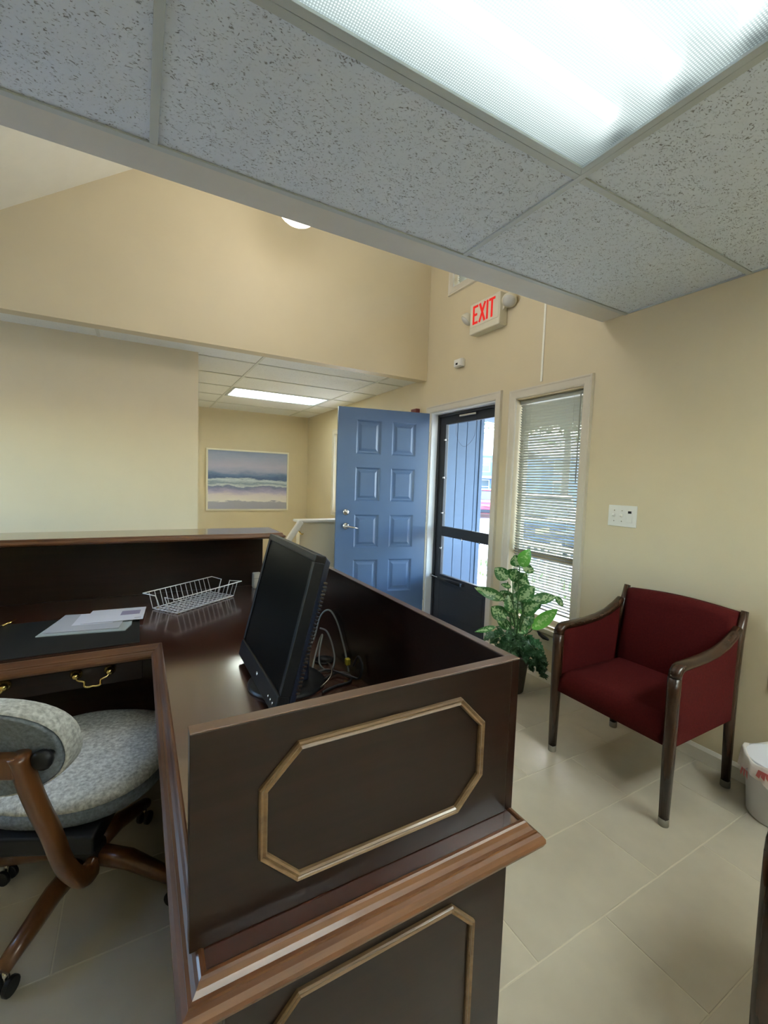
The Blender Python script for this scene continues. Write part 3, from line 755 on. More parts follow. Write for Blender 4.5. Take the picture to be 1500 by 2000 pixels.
for y in (1.648, 1.600):
    for z in (1.20, 1.264): MB().tube([(XW - 0.005, y, z), (XW - 0.0075, y, z)], 0.003, 8).build('screw', M_CHROME, sp)
ol = thing('wall_outlet', 'tan wall outlet at the picture edge above the white bin', 'outlet', (XW, 0.80, 0.53))
MB().box(XW - 0.006, XW, 0.765, 0.84, 0.47, 0.59).build('plate', M_ALMOND, ol, bevel=0.003)
for z in (0.505, 0.555): MB().box(XW - 0.009, XW - 0.005, 0.786, 0.819, z - 0.016, z + 0.016).build('socket', M_ALMOND, ol, bevel=0.003)
setp(MB().box(XW - 0.05, XW, 3.85, 3.95, 2.10, 2.155).build('wall_block', M_DKRED, None, bevel=0.006), 'small dark red block on the wall over the open entry door', 'chime')

# seascape picture on the alcove wall
pc = thing('picture', 'white framed blue grey seascape on the alcove wall', 'picture', (1.55, YA, 0.85))
PX0, PX1, PZ0, PZ1 = 0.905, 2.205, 0.850, 1.822
pf = [(0, 0), (0, 0.028), (0.022, 0.034), (0.026, 0.034), (0.026, 0)]
P = [(PX0, YA, PZ0), (PX1, YA, PZ0), (PX1, YA, PZ1), (PX0, YA, PZ1)]; S = [(0, 0, 1), (-1, 0, 0), (0, 0, -1), (1, 0, 0)]
for i in range(4): MB().sweep(pf, P, lambda q: S[q], (0, -1, 0), closed=True, only=i).build('frame_rail', mat('picture_frame_cream', (0.80, 0.76, 0.62), 0.4) if i == 0 else MATS['picture_frame_cream'], pc)
mb = MB().add([(PX0 + .024, YA - .02, PZ0 + .024), (PX1 - .024, YA - .02, PZ0 + .024), (PX1 - .024, YA - .02, PZ1 - .024), (PX0 + .024, YA - .02, PZ1 - .024)], [(0, 1, 2, 3)])
mb.uv = [(0, 0), (1, 0), (1, 1), (0, 1)]
mb.build('print', M_ART, pc)

# stair handrail
hr = thing('stair_handrail', 'cream stair handrail sloping down beside the half wall', 'handrail', (1.35, 4.22, 0.6))
MB().bar((1.425, 4.24, 0.965), (1.05, 4.24, 0.42), 0.045, 0.06).build('rail', M_WHITE, hr, bevel=0.012, seg=3)
for x, z in ((1.40, 0.84), (1.15, 0.47)):
    MB().tube(catmull([(x + 0.07, 4.312, z - 0.01), (x + 0.04, 4.27, z - 0.01), (x, 4.245, z + 0.03)], 5), 0.007, 8).build('bracket', M_BRASS, hr, smooth=True)

# ---------------------------------------------------------------- reception desk
dk = thing('reception_desk', 'dark mahogany reception desk with octagon trim panels and raised sides', 'desk', (-0.3, 1.6, 0))
ZD = 0.745           # worktop height
XP = 0.650           # outer face of the right run
YP = 0.596           # outer face of the near end panel
YK = 1.842           # kneehole front line of the back run
YBK = 2.64           # inner face of the back panel
XLD = -1.75          # left end of the desk (out of frame)
TOPZ = 1.055
# worktop, two boards: right run and back run
MB().box(0.0745, XP - 0.0125, YP - 0.0295, YBK, 0.70, ZD).build('worktop', M_TOP, dk)
MB().box(XLD, 0.0742, YK - 0.0015, YBK, 0.70, ZD).build('worktop', M_TOP, dk)
# moulded edge
EP = [(0.0296, -0.046), (0.056, -0.046), (0.063, -0.041), (0.0665, -0.033), (0.066, -0.026), (0.061, -0.019), (0.0545, -0.016), (0.054, -0.0125),
      (0.049, -0.0115), (0.044, -0.006), (0.040, 0.0005), (0.037, 0.003), (0.033, 0.0035), (0.0298, 0.001)]
path = [(XLD, YK + 0.028, ZD), (0.104, YK + 0.028, ZD), (0.104, YP, ZD), (XP - 0.041, YP, ZD), (XP - 0.041, 2.36, ZD)]
S4 = [(0, -1, 0), (-1, 0, 0), (0, -1, 0), (1, 0, 0)]
for i in range(4):
    MB().sweep(EP, path, lambda q: S4[q], (0, 0, 1), only=i).build('edge_moulding', M_EDGE if i in (0, 2) else M_EDGEY, dk, smooth=False, label='lighter brown moulded edge')
# near end panel, right side panel, back panel
MB().box(0.056, XP - 0.0195, YP, YP + 0.021, ZD + 0.001, TOPZ - 0.0025).build('end_panel', M_DESK, dk, bevel=0.0012)
MB().box(XP - 0.0195, XP, YP, 2.42, ZD + 0.001, TOPZ - 0.0025).build('side_panel', M_DESKY, dk, bevel=0.0012)
MB().box(0.056, XP, YP, YP + 0.021, TOPZ - 0.0025, TOPZ).build('top_edge', M_RIM, dk, bevel=0.0008, label='paler brown top edge band')
MB().box(XP - 0.0195, XP, YP + 0.0215, 2.42, TOPZ - 0.0025, TOPZ).build('top_edge', wood('panel_top_edge_run', (0.075, 0.036, 0.024), (0.11, 0.053, 0.034), 0.3, 'y'), dk, bevel=0.0008, label='paler brown top edge band')
MB().box(XLD, XP, YBK, YBK + 0.022, ZD + 0.001, TOPZ).build('back_panel', M_DESK, dk, bevel=0.0012)
# lower carcass
MB().box(0.104, XP - 0.001, YP + 0.004, YP + 0.024, 0.06, 0.70).build('lower_panel', M_DESK, dk, bevel=0.0012)
MB().box(XP - 0.021, XP - 0.001, YP + 0.0245, 2.42, 0.06, 0.70).build('lower_side_panel', M_DESKY, dk, bevel=0.0012)
MB().box(0.104, 0.122, YP + 0.0245, YBK, 0.06, 0.70).build('inner_side_panel', M_DESKY, dk)
MB().box(XLD, XP, YBK, YBK + 0.022, 0.0, ZD).build('modesty_panel', M_DESK, dk)
MB().box(0.13, XP - 0.022, YP + 0.03, 2.42, 0.0, 0.06).build('plinth', M_BLACK, dk)
# transaction counter cap
CZ = 1.087
capprof = [(0, -0.032), (0.010, -0.032), (0.022, -0.027), (0.026, -0.020), (0.024, -0.015), (0.014, -0.010), (0.013, -0.006), (0.010, -0.001), (0, 0)]
MB().box(XLD, 0.69, 2.415, 2.685, CZ - 0.032, CZ).build('counter_cap', M_CAPW, dk)
cp = [(XLD, 2.415, CZ), (0.69, 2.415, CZ), (0.69, 2.685, CZ), (XLD, 2.685, CZ)]
SC4 = [(0, -1, 0), (1, 0, 0), (0, 1, 0)]
for i in range(3):
    MB().sweep(capprof, cp, lambda q: SC4[q], (0, 0, 1), only=i).build('cap_moulding', M_EDGE if i != 1 else M_EDGEY, dk)
# octagon applied trim
op = [(-0.0065, 0), (-0.0062, 0.005), (-0.0040, 0.0078), (-0.0015, 0.0060), (0.0, 0.0052), (0.0015, 0.0066), (0.0040, 0.0080), (0.0060, 0.005), (0.0065, 0)]
def octagon(x0, x1, z0, z1, c, y):
    P = [(x0 + c, y, z0), (x1 - c, y, z0), (x1, y, z0 + c), (x1, y, z1 - c), (x1 - c, y, z1), (x0 + c, y, z1), (x0, y, z1 - c), (x0, y, z0 + c)]
    q = math.sqrt(0.5); S = [(0, 0, -1), (q, 0, -q), (1, 0, 0), (q, 0, q), (0, 0, 1), (-q, 0, q), (-1, 0, 0), (-q, 0, -q)]
    for i in range(8):
        MB().sweep(op, P, lambda k: S[k], (0, -1, 0), closed=True, only=i).build('octagon_trim', M_OCT, dk, label='pale gilt brown trim strip')
octagon(0.152, 0.556, 0.797, 1.001, 0.053, YP)
octagon(0.160, 0.560, 0.14, 0.597, 0.053, YP + 0.004)
# centre drawer with brass bails
dr = MB().box(-0.62, 0.008, YK + 0.045, YK + 0.065, 0.598, 0.682).build('drawer', M_DESK, dk, bevel=0.003)
MB().box(-0.61, 0.0, YK + 0.065, 2.45, 0.60, 0.68).build('drawer_box', M_DESK, dk)
MB().box(0.012, 0.100, YK + 0.045, YK + 0.065, 0.598, 0.70).build('apron', M_DESK, dk)
MB().box(XLD, -0.64, YK + 0.045, YK + 0.065, 0.598, 0.70).build('apron', M_DESK, dk)
def bail(xc):
    yf = YK + 0.045
    pts = []
    for s in (-1, 1):
        h = MB().lathe([(0.0195, 0), (0.0195, 0.003), (0.014, 0.008), (0.009, 0.014), (0.0125, 0.021), (0.008, 0.027), (0.0005, 0.029)], (xc + s * 0.052, yf, 0.654), 18,
                       lambda p: Vector((p.x, -p.z, p.y)))
        pts.append(h)
    for m in pts: m.build('pull_rose', M_BRASS, dr, smooth=True)
    a = 0.052
    o = MB().tube(catmull([(xc - a, yf - 0.02, 0.650), (xc - a + 0.008, yf - 0.026, 0.640), (xc - 0.026, yf - 0.03, 0.634), (xc - 0.024, yf - 0.033, 0.618), (xc - 0.012, yf - 0.034, 0.614), (xc, yf - 0.034, 0.616),
                  (xc + 0.012, yf - 0.034, 0.614), (xc + 0.024, yf - 0.033, 0.618), (xc + 0.026, yf - 0.03, 0.634), (xc + a - 0.008, yf - 0.026, 0.640), (xc + a, yf - 0.02, 0.650)], 4), 0.0042, 8)
    bl2 = o.build('drawer_pull', M_BRASS, dr, smooth=True)
bail(-0.150); bail(-0.455)
# grommet in the worktop
MB().lathe([(0.036, 0), (0.036, 0.004), (0.028, 0.005), (0.028, 0.0025), (0.0005, 0.002)], (0.575, 1.43, ZD), 24).build('grommet', M_BLACK, dk, smooth=True, label='black cable grommet')

# ---------------------------------------------------------------- things on the desk
setp(MB().box(-0.95, -0.0, 1.875, 2.30, ZD + 0.0005, ZD + 0.004).build('desk_blotter', M_LEATHER, None, bevel=0.0012), 'black desk blotter under the papers', 'blotter')
def flat_quad(name, pts, z, th, m, label, cat, group=None):
    mb = MB(); n = len(pts)
    mb.add([(x, y, z) for x, y in pts] + [(x, y, z + th) for x, y in pts], [tuple(reversed(range(n))), tuple(range(n, 2 * n))] + [(i, (i + 1) % n, (i + 1) % n + n, i + n) for i in range(n)])
    o = mb.build(name, m, None); setp(o, label, cat, group); return o
z = ZD + 0.0042
flat_quad('plastic_sleeve', [(-0.350, 2.080), (-0.052, 2.030), (-0.03, 2.10), (-0.02, 2.30), (-0.285, 2.345)], z, 0.003, M_PAPER2, 'greenish clear plastic sleeve at the bottom of the paper pile', 'sleeve')
flat_quad('grey_envelope', [(-0.332, 2.10), (-0.075, 2.062), (-0.045, 2.285), (-0.285, 2.335)], z + 0.0032, 0.004, mat('grey_paper', (0.46, 0.47, 0.50), 0.6), 'grey mailer between plastic sleeve and white envelope', 'envelope')
flat_quad('paper_sheet', [(-0.245, 2.155), (-0.10, 2.14), (-0.09, 2.30), (-0.225, 2.318)], z + 0.0074, 0.001, M_PAPER, 'small pinkish paper sheet left of the white envelope', 'paper')
ev = thing('white_envelope', 'white window envelope on top of the paper pile', 'envelope', (-0.1, 2.2, z + 0.009))
mb = MB(); A = [(-0.215, 2.160), (0.012, 2.140), (0.028, 2.330), (-0.185, 2.345)]
mb.add([(x, y, z + 0.009) for x, y in A] + [(x, y, z + 0.0115) for x, y in A], [(3, 2, 1, 0), (4, 5, 6, 7), (0, 1, 5, 4), (1, 2, 6, 5), (2, 3, 7, 6), (3, 0, 4, 7)])
mb.build('envelope_body', M_PAPER, ev)
MB().add([(-0.075, 2.225, z + 0.0119), (0.0, 2.222, z + 0.0119), (0.006, 2.285, z + 0.0119), (-0.068, 2.29, z + 0.0119)], [(0, 1, 2, 3)]).build('envelope_window', M_WINDOWFILM, ev)
MB().add([(-0.02, 2.163, z + 0.0119), (0.006, 2.161, z + 0.0119), (0.006, 2.166, z + 0.0119), (-0.02, 2.168, z + 0.0119)], [(0, 1, 2, 3)]).build('printed_bar', M_BLACK, ev)
pn = thing('pen', 'black pen with a pale gold tip lying on the blotter', 'pen', (-0.5, 2.3, ZD + 0.01))
MB().tube([(-0.545, 2.10, ZD + 0.0085), (-0.488, 2.265, ZD + 0.0085)], [0.0045, 0.0045], 10).build('barrel', M_BLACK, pn, smooth=True)
MB().tube([(-0.488, 2.265, ZD + 0.0085), (-0.462, 2.345, ZD + 0.0085), (-0.458, 2.355, ZD + 0.0085)], [0.0045, 0.004, 0.001], 10).build('cap', M_BRASS, pn, smooth=True)

# wire letter tray: runs from near left to far right
tr = thing('wire_tray', 'white wire letter tray standing open on the desk', 'tray', (0.25, 2.37, ZD))
o0 = Vector((0.055, 2.325, 0)); o1 = Vector((0.345, 2.545, 0))          # long side at the back (floor line)
ex_ = (o1 - o0).normalized(); LLEN = (o1 - o0).length; ey_ = Vector((ex_.y, -ex_.x, 0)); DEP = 0.16; HGT = 0.078; FL_ = 0.026
def TP(u, v, h): return o0 + ex_ * u + ey_ * v + Vector((0, 0, ZD + h))
R1, R2 = 0.0026, 0.0016
B0 = 0.006
MB().tube([TP(0, 0, B0), TP(LLEN, 0, B0), TP(LLEN, DEP, B0), TP(0, DEP, B0)], R1, 8, closed=True).build('base_rim', M_WIRE, tr, smooth=True)
def rim(v0, sgn):
    w = v0 + sgn * FL_
    e = 0.05
    vin = v0 - sgn * e
    pts = [TP(0, vin, B0), TP(-0.012, vin, HGT * 0.55), TP(-0.025, vin, HGT), TP(-0.032, w, HGT + .004), TP(LLEN + 0.032, w, HGT + .004), TP(LLEN + 0.025, vin, HGT), TP(LLEN + 0.012, vin, HGT * 0.55), TP(LLEN, vin, B0)]
    MB().tube(pts, R1, 8).build('top_rim', M_WIRE, tr, smooth=True)
    n = 13
    for k in range(n):
        u = LLEN * k / (n - 1)
        MB().tube([TP(u, v0, B0), TP(u, v0 + sgn * FL_, HGT + .004)], R2, 6).build('side_wire', M_WIRE, tr)
rim(0.0, -1); rim(DEP, 1)
for k in range(1, 12):
    u = LLEN * k / 12
    MB().tube([TP(u, 0, B0), TP(u, DEP, B0)], R2, 6).build('floor_wire', M_WIRE, tr)
for k in range(1, 7):
    v = DEP * k / 7
    MB().tube([TP(0, v, B0 - 0.002), TP(LLEN, v, B0 - 0.002)], R2, 6).build('floor_wire', M_WIRE, tr)
for u in (0.02, LLEN - 0.02):
    for v in (0.01, DEP - 0.01): MB().tube([TP(u, v, 0.0), TP(u, v, B0)], 0.004, 8).build('foot', M_BRASS, tr)

# ivory telephone block at the back, mostly behind the monitor
ib = thing('ivory_box', 'small ivory box on the desk behind the monitor', 'box', (0.62, 2.57, ZD))
MB().box(0.578, 0.625, 2.545, 2.60, ZD, ZD + 0.088).build('case', M_PLATEW, ib, bevel=0.006)
MB().box(0.5785, 0.6245, 2.5445, 2.6005, ZD + 0.06, ZD + 0.0615).build('seam', M_GLIDE, ib)

# monitor facing -x, leaning back
mo = thing('monitor', 'black flat monitor leaning back on the desk seen from its side', 'monitor', (0.36, 1.33, ZD))
mb0 = Vector((0.3075, 0, 0.7635)); mt0 = Vector((0.412, 0, 1.190))
uu = (mt0 - mb0).normalized(); nn = Vector((uu.z, 0, -uu.x))         # nn = out of the back (+x)
MH = (mt0 - mb0).length; MY0, MY1 = 1.095, 1.568
def MT(y, h, t): return mb0 + Vector((0, y, 0)) + uu * h + nn * t
def mslab(mb, y0, y1, h0, h1, t0, t1, ins=0.0):
    vs = [MT(y, h, t0) for y, h in ((y0, h0), (y1, h0), (y1, h1), (y0, h1))] + [MT(y, h, t1) for y, h in ((y0 + ins, h0 + ins), (y1 - ins, h0 + ins), (y1 - ins, h1 - ins), (y0 + ins, h1 - ins))]
    return mb.add(vs, [(3, 2, 1, 0), (4, 5, 6, 7), (0, 1, 5, 4), (1, 2, 6, 5), (2, 3, 7, 6), (3, 0, 4, 7)])
bz = 0.02
for a_ in ((MY0, MY0 + bz, 0.058, MH - bz), (MY1 - bz, MY1, 0.058, MH - bz), (MY0, MY1, MH - bz, MH)):
    mslab(MB(), *a_, 0, 0.03).build('bezel', M_BLACK, mo, bevel=0.002)
mslab(MB(), MY0 + 0.004, MY1 - 0.004, 0.0, 0.0575, -0.004, 0.03).build('chin', M_BLACK, mo, bevel=0.006, seg=3)
mslab(MB(), MY0 + bz, MY1 - bz, 0.058, MH - bz, 0.004, 0.01).build('screen', M_SCREEN, mo)
mslab(MB(), MY0 + 0.001, MY1 - 0.001, 0.004, MH - 0.001, 0.0305, 0.052, 0.012).build('back_shell', M_BLUESHEEN, mo, bevel=0.004)
mslab(MB(), MY0 + 0.09, MY1 - 0.09, 0.06, MH - 0.07, 0.0525, 0.082, 0.03).build('back_hump', M_BLUESHEEN, mo, bevel=0.008)
v_ = MB()
for k in range(30): mslab(v_, MY0 + 0.008, MY0 + 0.014, 0.06 + k * 0.0105, 0.065 + k * 0.0105, 0.044, 0.056)
v_.build('vent_ribs', M_CHROME, mo, kind='stuff')
for k in range(3):
    y = MY0 + 0.03 + k * 0.022
    MB().lathe([(0.0045, 0), (0.004, 0.003), (0.0005, 0.0035)], MT(y, 0.026, -0.004), 10, lambda p: -nn * p.z + Vector((0, p.x, 0)) + uu * p.y).build('button', M_CHROME, mo, smooth=True)
MB().lathe([(0.010, 0), (0.009, 0.002), (0.0005, 0.0028)], MT((MY0 + MY1) / 2 - 0.02, 0.032, -0.004), 14, lambda p: -nn * p.z + Vector((0, p.x * 1.0, 0)) + uu * p.y * 0.6).build('badge', M_CHROME, mo, smooth=True)
bc = Vector((0.405, 1.315, ZD))
MB().lathe([(0.118, 0), (0.120, 0.006), (0.112, 0.014), (0.06, 0.02), (0.0005, 0.021)], bc, 36).build('stand_base', M_BLACK, mo, smooth=True)
MB().loft([[bc + Vector((dx, dy, h)) for dx, dy in ((-.018 + o, -w), (.022 + o, -w), (.022 + o, w), (-.018 + o, w))] for h, w, o in ((0.018, .05, .035), (0.09, .042, .04), (0.20, .038, .045), (0.27, .036, .03))]).build('stand_neck', M_BLUESHEEN, mo, bevel=0.008)

# cables behind the monitor
def cable(name, pts, r, m, label, group='cables behind the monitor', yellow=None):
    o = thing(name, label, 'cable', pts[0], group)
    MB().tube(catmull(pts, 7), r, 8).build('cord', m, o, smooth=True)
    return o
zc = ZD + 0.005
c1 = cable('cable', [(0.48, 1.42, zc), (0.56, 1.50, zc + 0.05), (0.60, 1.54, 0.87), (0.618, 1.50, 0.905), (0.62, 1.43, 0.885), (0.622, 1.37, 0.82), (0.617, 1.325, 0.775), (0.612, 1.30, zc)], 0.0032, M_CABLE, 'grey cable arching up the side panel to a yellow tagged plug')
MB().box(0.606, 0.622, 1.305, 1.322, 0.768, 0.79).build('plug', M_YELLOW, c1, bevel=0.003, label='yellow plug')
cable('cable', [(0.50, 1.35, zc), (0.53, 1.40, zc + .03), (0.57, 1.46, 0.815), (0.575, 1.45, 0.83), (0.545, 1.40, 0.79), (0.535, 1.36, zc + .01), (0.56, 1.33, zc), (0.59, 1.37, zc + .02), (0.605, 1.43, 0.80), (0.60, 1.47, 0.835), (0.585, 1.50, 0.84)], 0.003, M_CABLE, 'grey cable looping over the round cable grommet')
cable('cable', [(0.47, 1.24, zc), (0.52, 1.28, zc), (0.57, 1.30, zc + .004), (0.60, 1.27, zc + .004), (0.585, 1.23, zc), (0.53, 1.22, zc), (0.48, 1.20, zc)], 0.0042, M_CABLEB, 'thick black cable coiled flat on the desk behind the monitor')
cable('cable', [(0.46, 1.27, zc), (0.50, 1.315, zc + .003), (0.545, 1.325, zc + .009), (0.59, 1.25, zc + .01), (0.612, 1.22, zc + .01), (0.62, 1.215, zc + .05), (0.615, 1.235, zc + .075), (0.606, 1.25, zc + .04)], 0.0040, M_CABLEB, 'black cable hooking upright against the side panel')
cable('cable', [(0.46, 1.215, zc), (0.50, 1.24, zc + 0.002), (0.54, 1.275, zc + 0.012), (0.565, 1.34, zc + .012), (0.575, 1.40, zc)], 0.0028, M_CHROME, 'thin silvery cable running out from under the monitor')

# ---------------------------------------------------------------- chairs
def rod(mb, path, sizes, side, n=12, p=3.2):
    """rounded-rectangle rod along a path; sizes = (width along side, depth across); side = constant unit vector"""
    P = [Vector(q) for q in path]; k = len(P); rings = []; sd = Vector(side)
    for i in range(k):
        d = (P[min(i + 1, k - 1)] - P[max(i - 1, 0)]).normalized()
        up = sd.cross(d).normalized(); w, h = sizes[i] if isinstance(sizes, list) else sizes
        ring = []
        for j in range(n):
            a = 2 * pi * (j + 0.5) / n; c, s_ = cos(a), sin(a)
            f = (abs(c) ** p + abs(s_) ** p) ** (-1 / p)
            ring.append(P[i] + sd * (c * f * w / 2) + up * (s_ * f * h / 2))
        rings.append(ring)
    return mb.loft(rings)
def cushion(mb, fn, nu=14, nv=14):
    """closed pad: fn(u, v, side) with u, v in 0..1 and side 0/1"""
    idx = {}
    for s_ in (0, 1):
        for i in range(nu + 1):
            for j in range(nv + 1):
                idx[s_, i, j] = len(mb.v); mb.v.append(tuple(fn(i / nu, j / nv, s_)))
    for i in range(nu):
        for j in range(nv):
            mb.f.append((idx[0, i, j], idx[0, i, j + 1], idx[0, i + 1, j + 1], idx[0, i + 1, j])); mb.f.append((idx[1, i, j], idx[1, i + 1, j], idx[1, i + 1, j + 1], idx[1, i, j + 1]))
    for i in range(nu):
        for j in (0, nv): mb.f.append((idx[0, i, j], idx[0, i + 1, j], idx[1, i + 1, j], idx[1, i, j]))
    for j in range(nv):
        for i in (0, nu): mb.f.append((idx[0, i, j], idx[1, i, j], idx[1, i, j + 1], idx[0, i, j + 1]))
    return mb

def guest_chair():
    r = thing('guest_chair', 'burgundy upholstered guest chair with walnut arms standing against the tan wall', 'chair', (2.15, 1.21, 0), 'burgundy guest chairs')
    YN_, YF = 0.928, 1.495
    for y, q in ((YN_, -1), (YF, 1)):
        # front leg runs on into the arm
        lg = rod(MB(), [(1.907, y, 0.03), (1.906, y, 0.30), (1.904, y, 0.56), (1.905, y, 0.632)], [(0.036, 0.036), (0.044, 0.044), (0.048, 0.046), (0.048, 0.046)], (0, 1, 0)).build('front_leg', M_WALNUT, r, smooth=True)
        arm = [(1.905, y, 0.632), (1.909, y, 0.652), (1.922, y, 0.666), (1.945, y, 0.673), (2.02, y, 0.674), (2.12, y, 0.676), (2.22, y, 0.686), (2.30, y, 0.705), (2.37, y, 0.735), (2.418, y, 0.765)]
        rod(MB(), arm, [(0.048, 0.046), (0.049, 0.040), (0.05, 0.036), (0.05, 0.033), (0.05, 0.032), (0.05, 0.032), (0.048, 0.033), (0.045, 0.035), (0.042, 0.036), (0.038, 0.034)], (0, 1, 0)).build('arm', M_WALNUT, r, smooth=True)
        rod(MB(), [(2.430, y, 0.03), (2.418, y, 0.30), (2.418, y, 0.50), (2.436, y, 0.70), (2.474, y, 0.842)], [(0.034, 0.036), (0.040, 0.044), (0.040, 0.046), (0.036, 0.046), (0.026, 0.036)], (0, 1, 0)).build('back_leg', M_WALNUT, r, smooth=True)
        for x in (1.907, 2.430): MB().lathe([(0.020, 0), (0.021, 0.004), (0.0205, 0.032)], (x, y, 0), 14).build('glide', M_GLIDE, r, smooth=True)
        MB().add([(x, y + dy, z) for dy in (-0.013, 0.013) for x, z in ((1.93, 0.335), (2.40, 0.335), (2.40, 0.735), (2.36, 0.715), (2.28, 0.685), (2.20, 0.668), (2.02, 0.657), (1.93, 0.655))],
                 [tuple(range(8)), tuple(reversed(range(8, 16)))] + [(i, (i + 1) % 8, (i + 1) % 8 + 8, i + 8) for i in range(8)]).build('side_panel', M_RED, r, bevel=0.006)
    ya, yb = YN_ + 0.022, YF - 0.022
    def seat(u, v, s_):
        e = min(1, min(u, 1 - u) / 0.10); e2 = min(1, min(v, 1 - v) / 0.10)
        x = 1.893 + 0.505 * u; y = ya + (yb - ya) * v
        if s_ == 0: return (x, y, 0.338)
        rr = (1 - (1 - e) ** 2) ** .5 if u < .5 else 1; r2 = (1 - (1 - e2) ** 2) ** .5
        return (x + (0.012 * (1 - rr)), y, 0.405 + 0.045 * min(rr, .4 + .6 * r2) + 0.012 * sin(pi * u) * sin(pi * v))
    cushion(MB(), seat, 18, 18).build('seat', M_RED, r, smooth=True)
    def back(u, v, s_):
        # u across, v up
        y = ya - 0.004 + (yb - ya + 0.008) * u; z = 0.43 + 0.40 * v + 0.016 * (sin(pi * u) if v > .9 else 0) * (v - .9) * 10
        lean = 2.405 + 0.075 * v ** 1.5
        e = min(1, min(u, 1 - u, 1 - v) / 0.07); rr = max(0.0, 1 - (1 - e) ** 2) ** .5
        return (lean + 0.012 + 0.006 * rr, y, z) if s_ else (lean - 0.028 - 0.018 * rr - 0.006 * sin(pi * u), y, z)
    cushion(MB(), back, 18, 16).build('backrest', M_RED, r, smooth=True)
    MB().box(2.405, 2.43, ya, yb, 0.34, 0.44).build('back_rail', M_WALNUT, r, bevel=0.004)
    return r
def copy_tree(o, parent=None):
    c = o.copy(); COL.objects.link(c); c.parent = parent
    for ch in list(o.children): copy_tree(ch, c)
    return c
gc = guest_chair()
g2 = copy_tree(gc)
g2.location = gc.location + Vector((-0.727, -1.15, 0))
g2['label'] = 'second burgundy guest chair, mostly cut off by the lower right picture corner'

# grey swivel chair pulled up to the kneehole; local frame faces +y, then turned
oc = thing('office_chair', 'grey tweed swivel office chair with a curved oak back support', 'office chair', (-0.15, 1.65, 0))
CY = radians(-25)
def OT(x, y, z): return Vector((-0.15 + x * cos(CY) - y * sin(CY), 1.65 + x * sin(CY) + y * cos(CY), z))
def super_pad(rx, ry, n=44, p=2.5):
    out = []
    for j in range(n):
        a = 2 * pi * j / n; c, s_ = cos(a), sin(a); f = (abs(c) ** p + abs(s_) ** p) ** (-1 / p)
        out.append((rx * c * f, ry * s_ * f))
    return out
def seat_rings(levels):
    R = []
    for k, dz, dzc in levels:
        R.append([OT(x * k, y * k + 0.01, dz) for x, y in super_pad(0.252, 0.262)])
    return R
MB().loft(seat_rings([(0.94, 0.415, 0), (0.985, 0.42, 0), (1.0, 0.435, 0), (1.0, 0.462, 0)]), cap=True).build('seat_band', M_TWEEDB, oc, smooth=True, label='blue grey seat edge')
MB().loft(seat_rings([(1.0, 0.4625, 0), (0.995, 0.474, 0), (0.96, 0.486, 0), (0.85, 0.494, 0), (0.6, 0.498, 0), (0.3, 0.499, 0), (0.02, 0.50, 0)]), cap=True).build('seat', M_TWEED, oc, smooth=True)
def back_rings(levels):
    R = []
    for k, t in levels:
        ring = []
        for x, z in super_pad(0.180, 0.126, 44, 2.3):
            xx, zz = x * k, z * k
            ring.append(OT(xx, -0.385 + t - 0.30 * zz + 0.9 * xx * xx, 0.738 + zz))
        R.append(ring)
    return R
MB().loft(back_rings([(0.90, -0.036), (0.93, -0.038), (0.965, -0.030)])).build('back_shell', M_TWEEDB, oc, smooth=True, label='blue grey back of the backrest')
MB().loft(back_rings([(0.96, -0.0295), (0.985, -0.034), (1.0, -0.022), (1.01, 0.0), (1.0, 0.025), (0.95, 0.040), (0.8, 0.046), (0.4, 0.048), (0.02, 0.048)])).build('backrest', M_TWEED, oc, smooth=True)
for s_ in (1, -1):
    pth = [(0.108, -0.436, 0.752), (0.114, -0.428, 0.70), (0.126, -0.412, 0.62), (0.140, -0.388, 0.53), (0.150, -0.358, 0.42), (0.156, -0.318, 0.350), (0.158, -0.285, 0.322), (0.158, -0.255, 0.320)]
    pth = catmull([OT(s_ * x, y, z) for x, y, z in pth], 4)
    k = len(pth)
    rod(MB(), pth, [(0.036, 0.042 + 0.05 * max(0, (i / k - 0.62))) for i in range(k)], (cos(CY), sin(CY), 0)).build('back_support', M_CHWOOD, oc, smooth=True)
MB().bar(OT(-0.108, -0.436, 0.728), OT(0.108, -0.436, 0.728), 0.034, 0.05).build('crossbar', M_CHWOOD, oc, bevel=0.006)
MB().lathe([(0.010, 0), (0.010, 0.03), (0.022, 0.034), (0.024, 0.045), (0.015, 0.052), (0.0005, 0.053)], OT(0.150, -0.385, 0.735), 14, lambda p: Matrix.Rotation(CY, 3, 'Z') @ Vector((p.x, -p.z, p.y))).build('adjuster_knob', M_BLACK, oc, smooth=True)
MB().loft([[OT(x, y, z) for x, y in ((-.17, -.27), (.17, -.27), (.12, .12), (-.12, .12))] for z in (0.362, 0.414)]).build('seat_plate', M_BLACK, oc, bevel=0.008)
MB().tube([(-0.15, 1.65, 0.16), (-0.15, 1.65, 0.375)], 0.016, 14).build('column', M_CHROME, oc, smooth=True)
MB().lathe([(0.045, 0.0), (0.05, 0.01), (0.05, 0.06), (0.03, 0.075)], (-0.15, 1.65, 0.10), 18).build('hub', M_BLACK, oc, smooth=True)
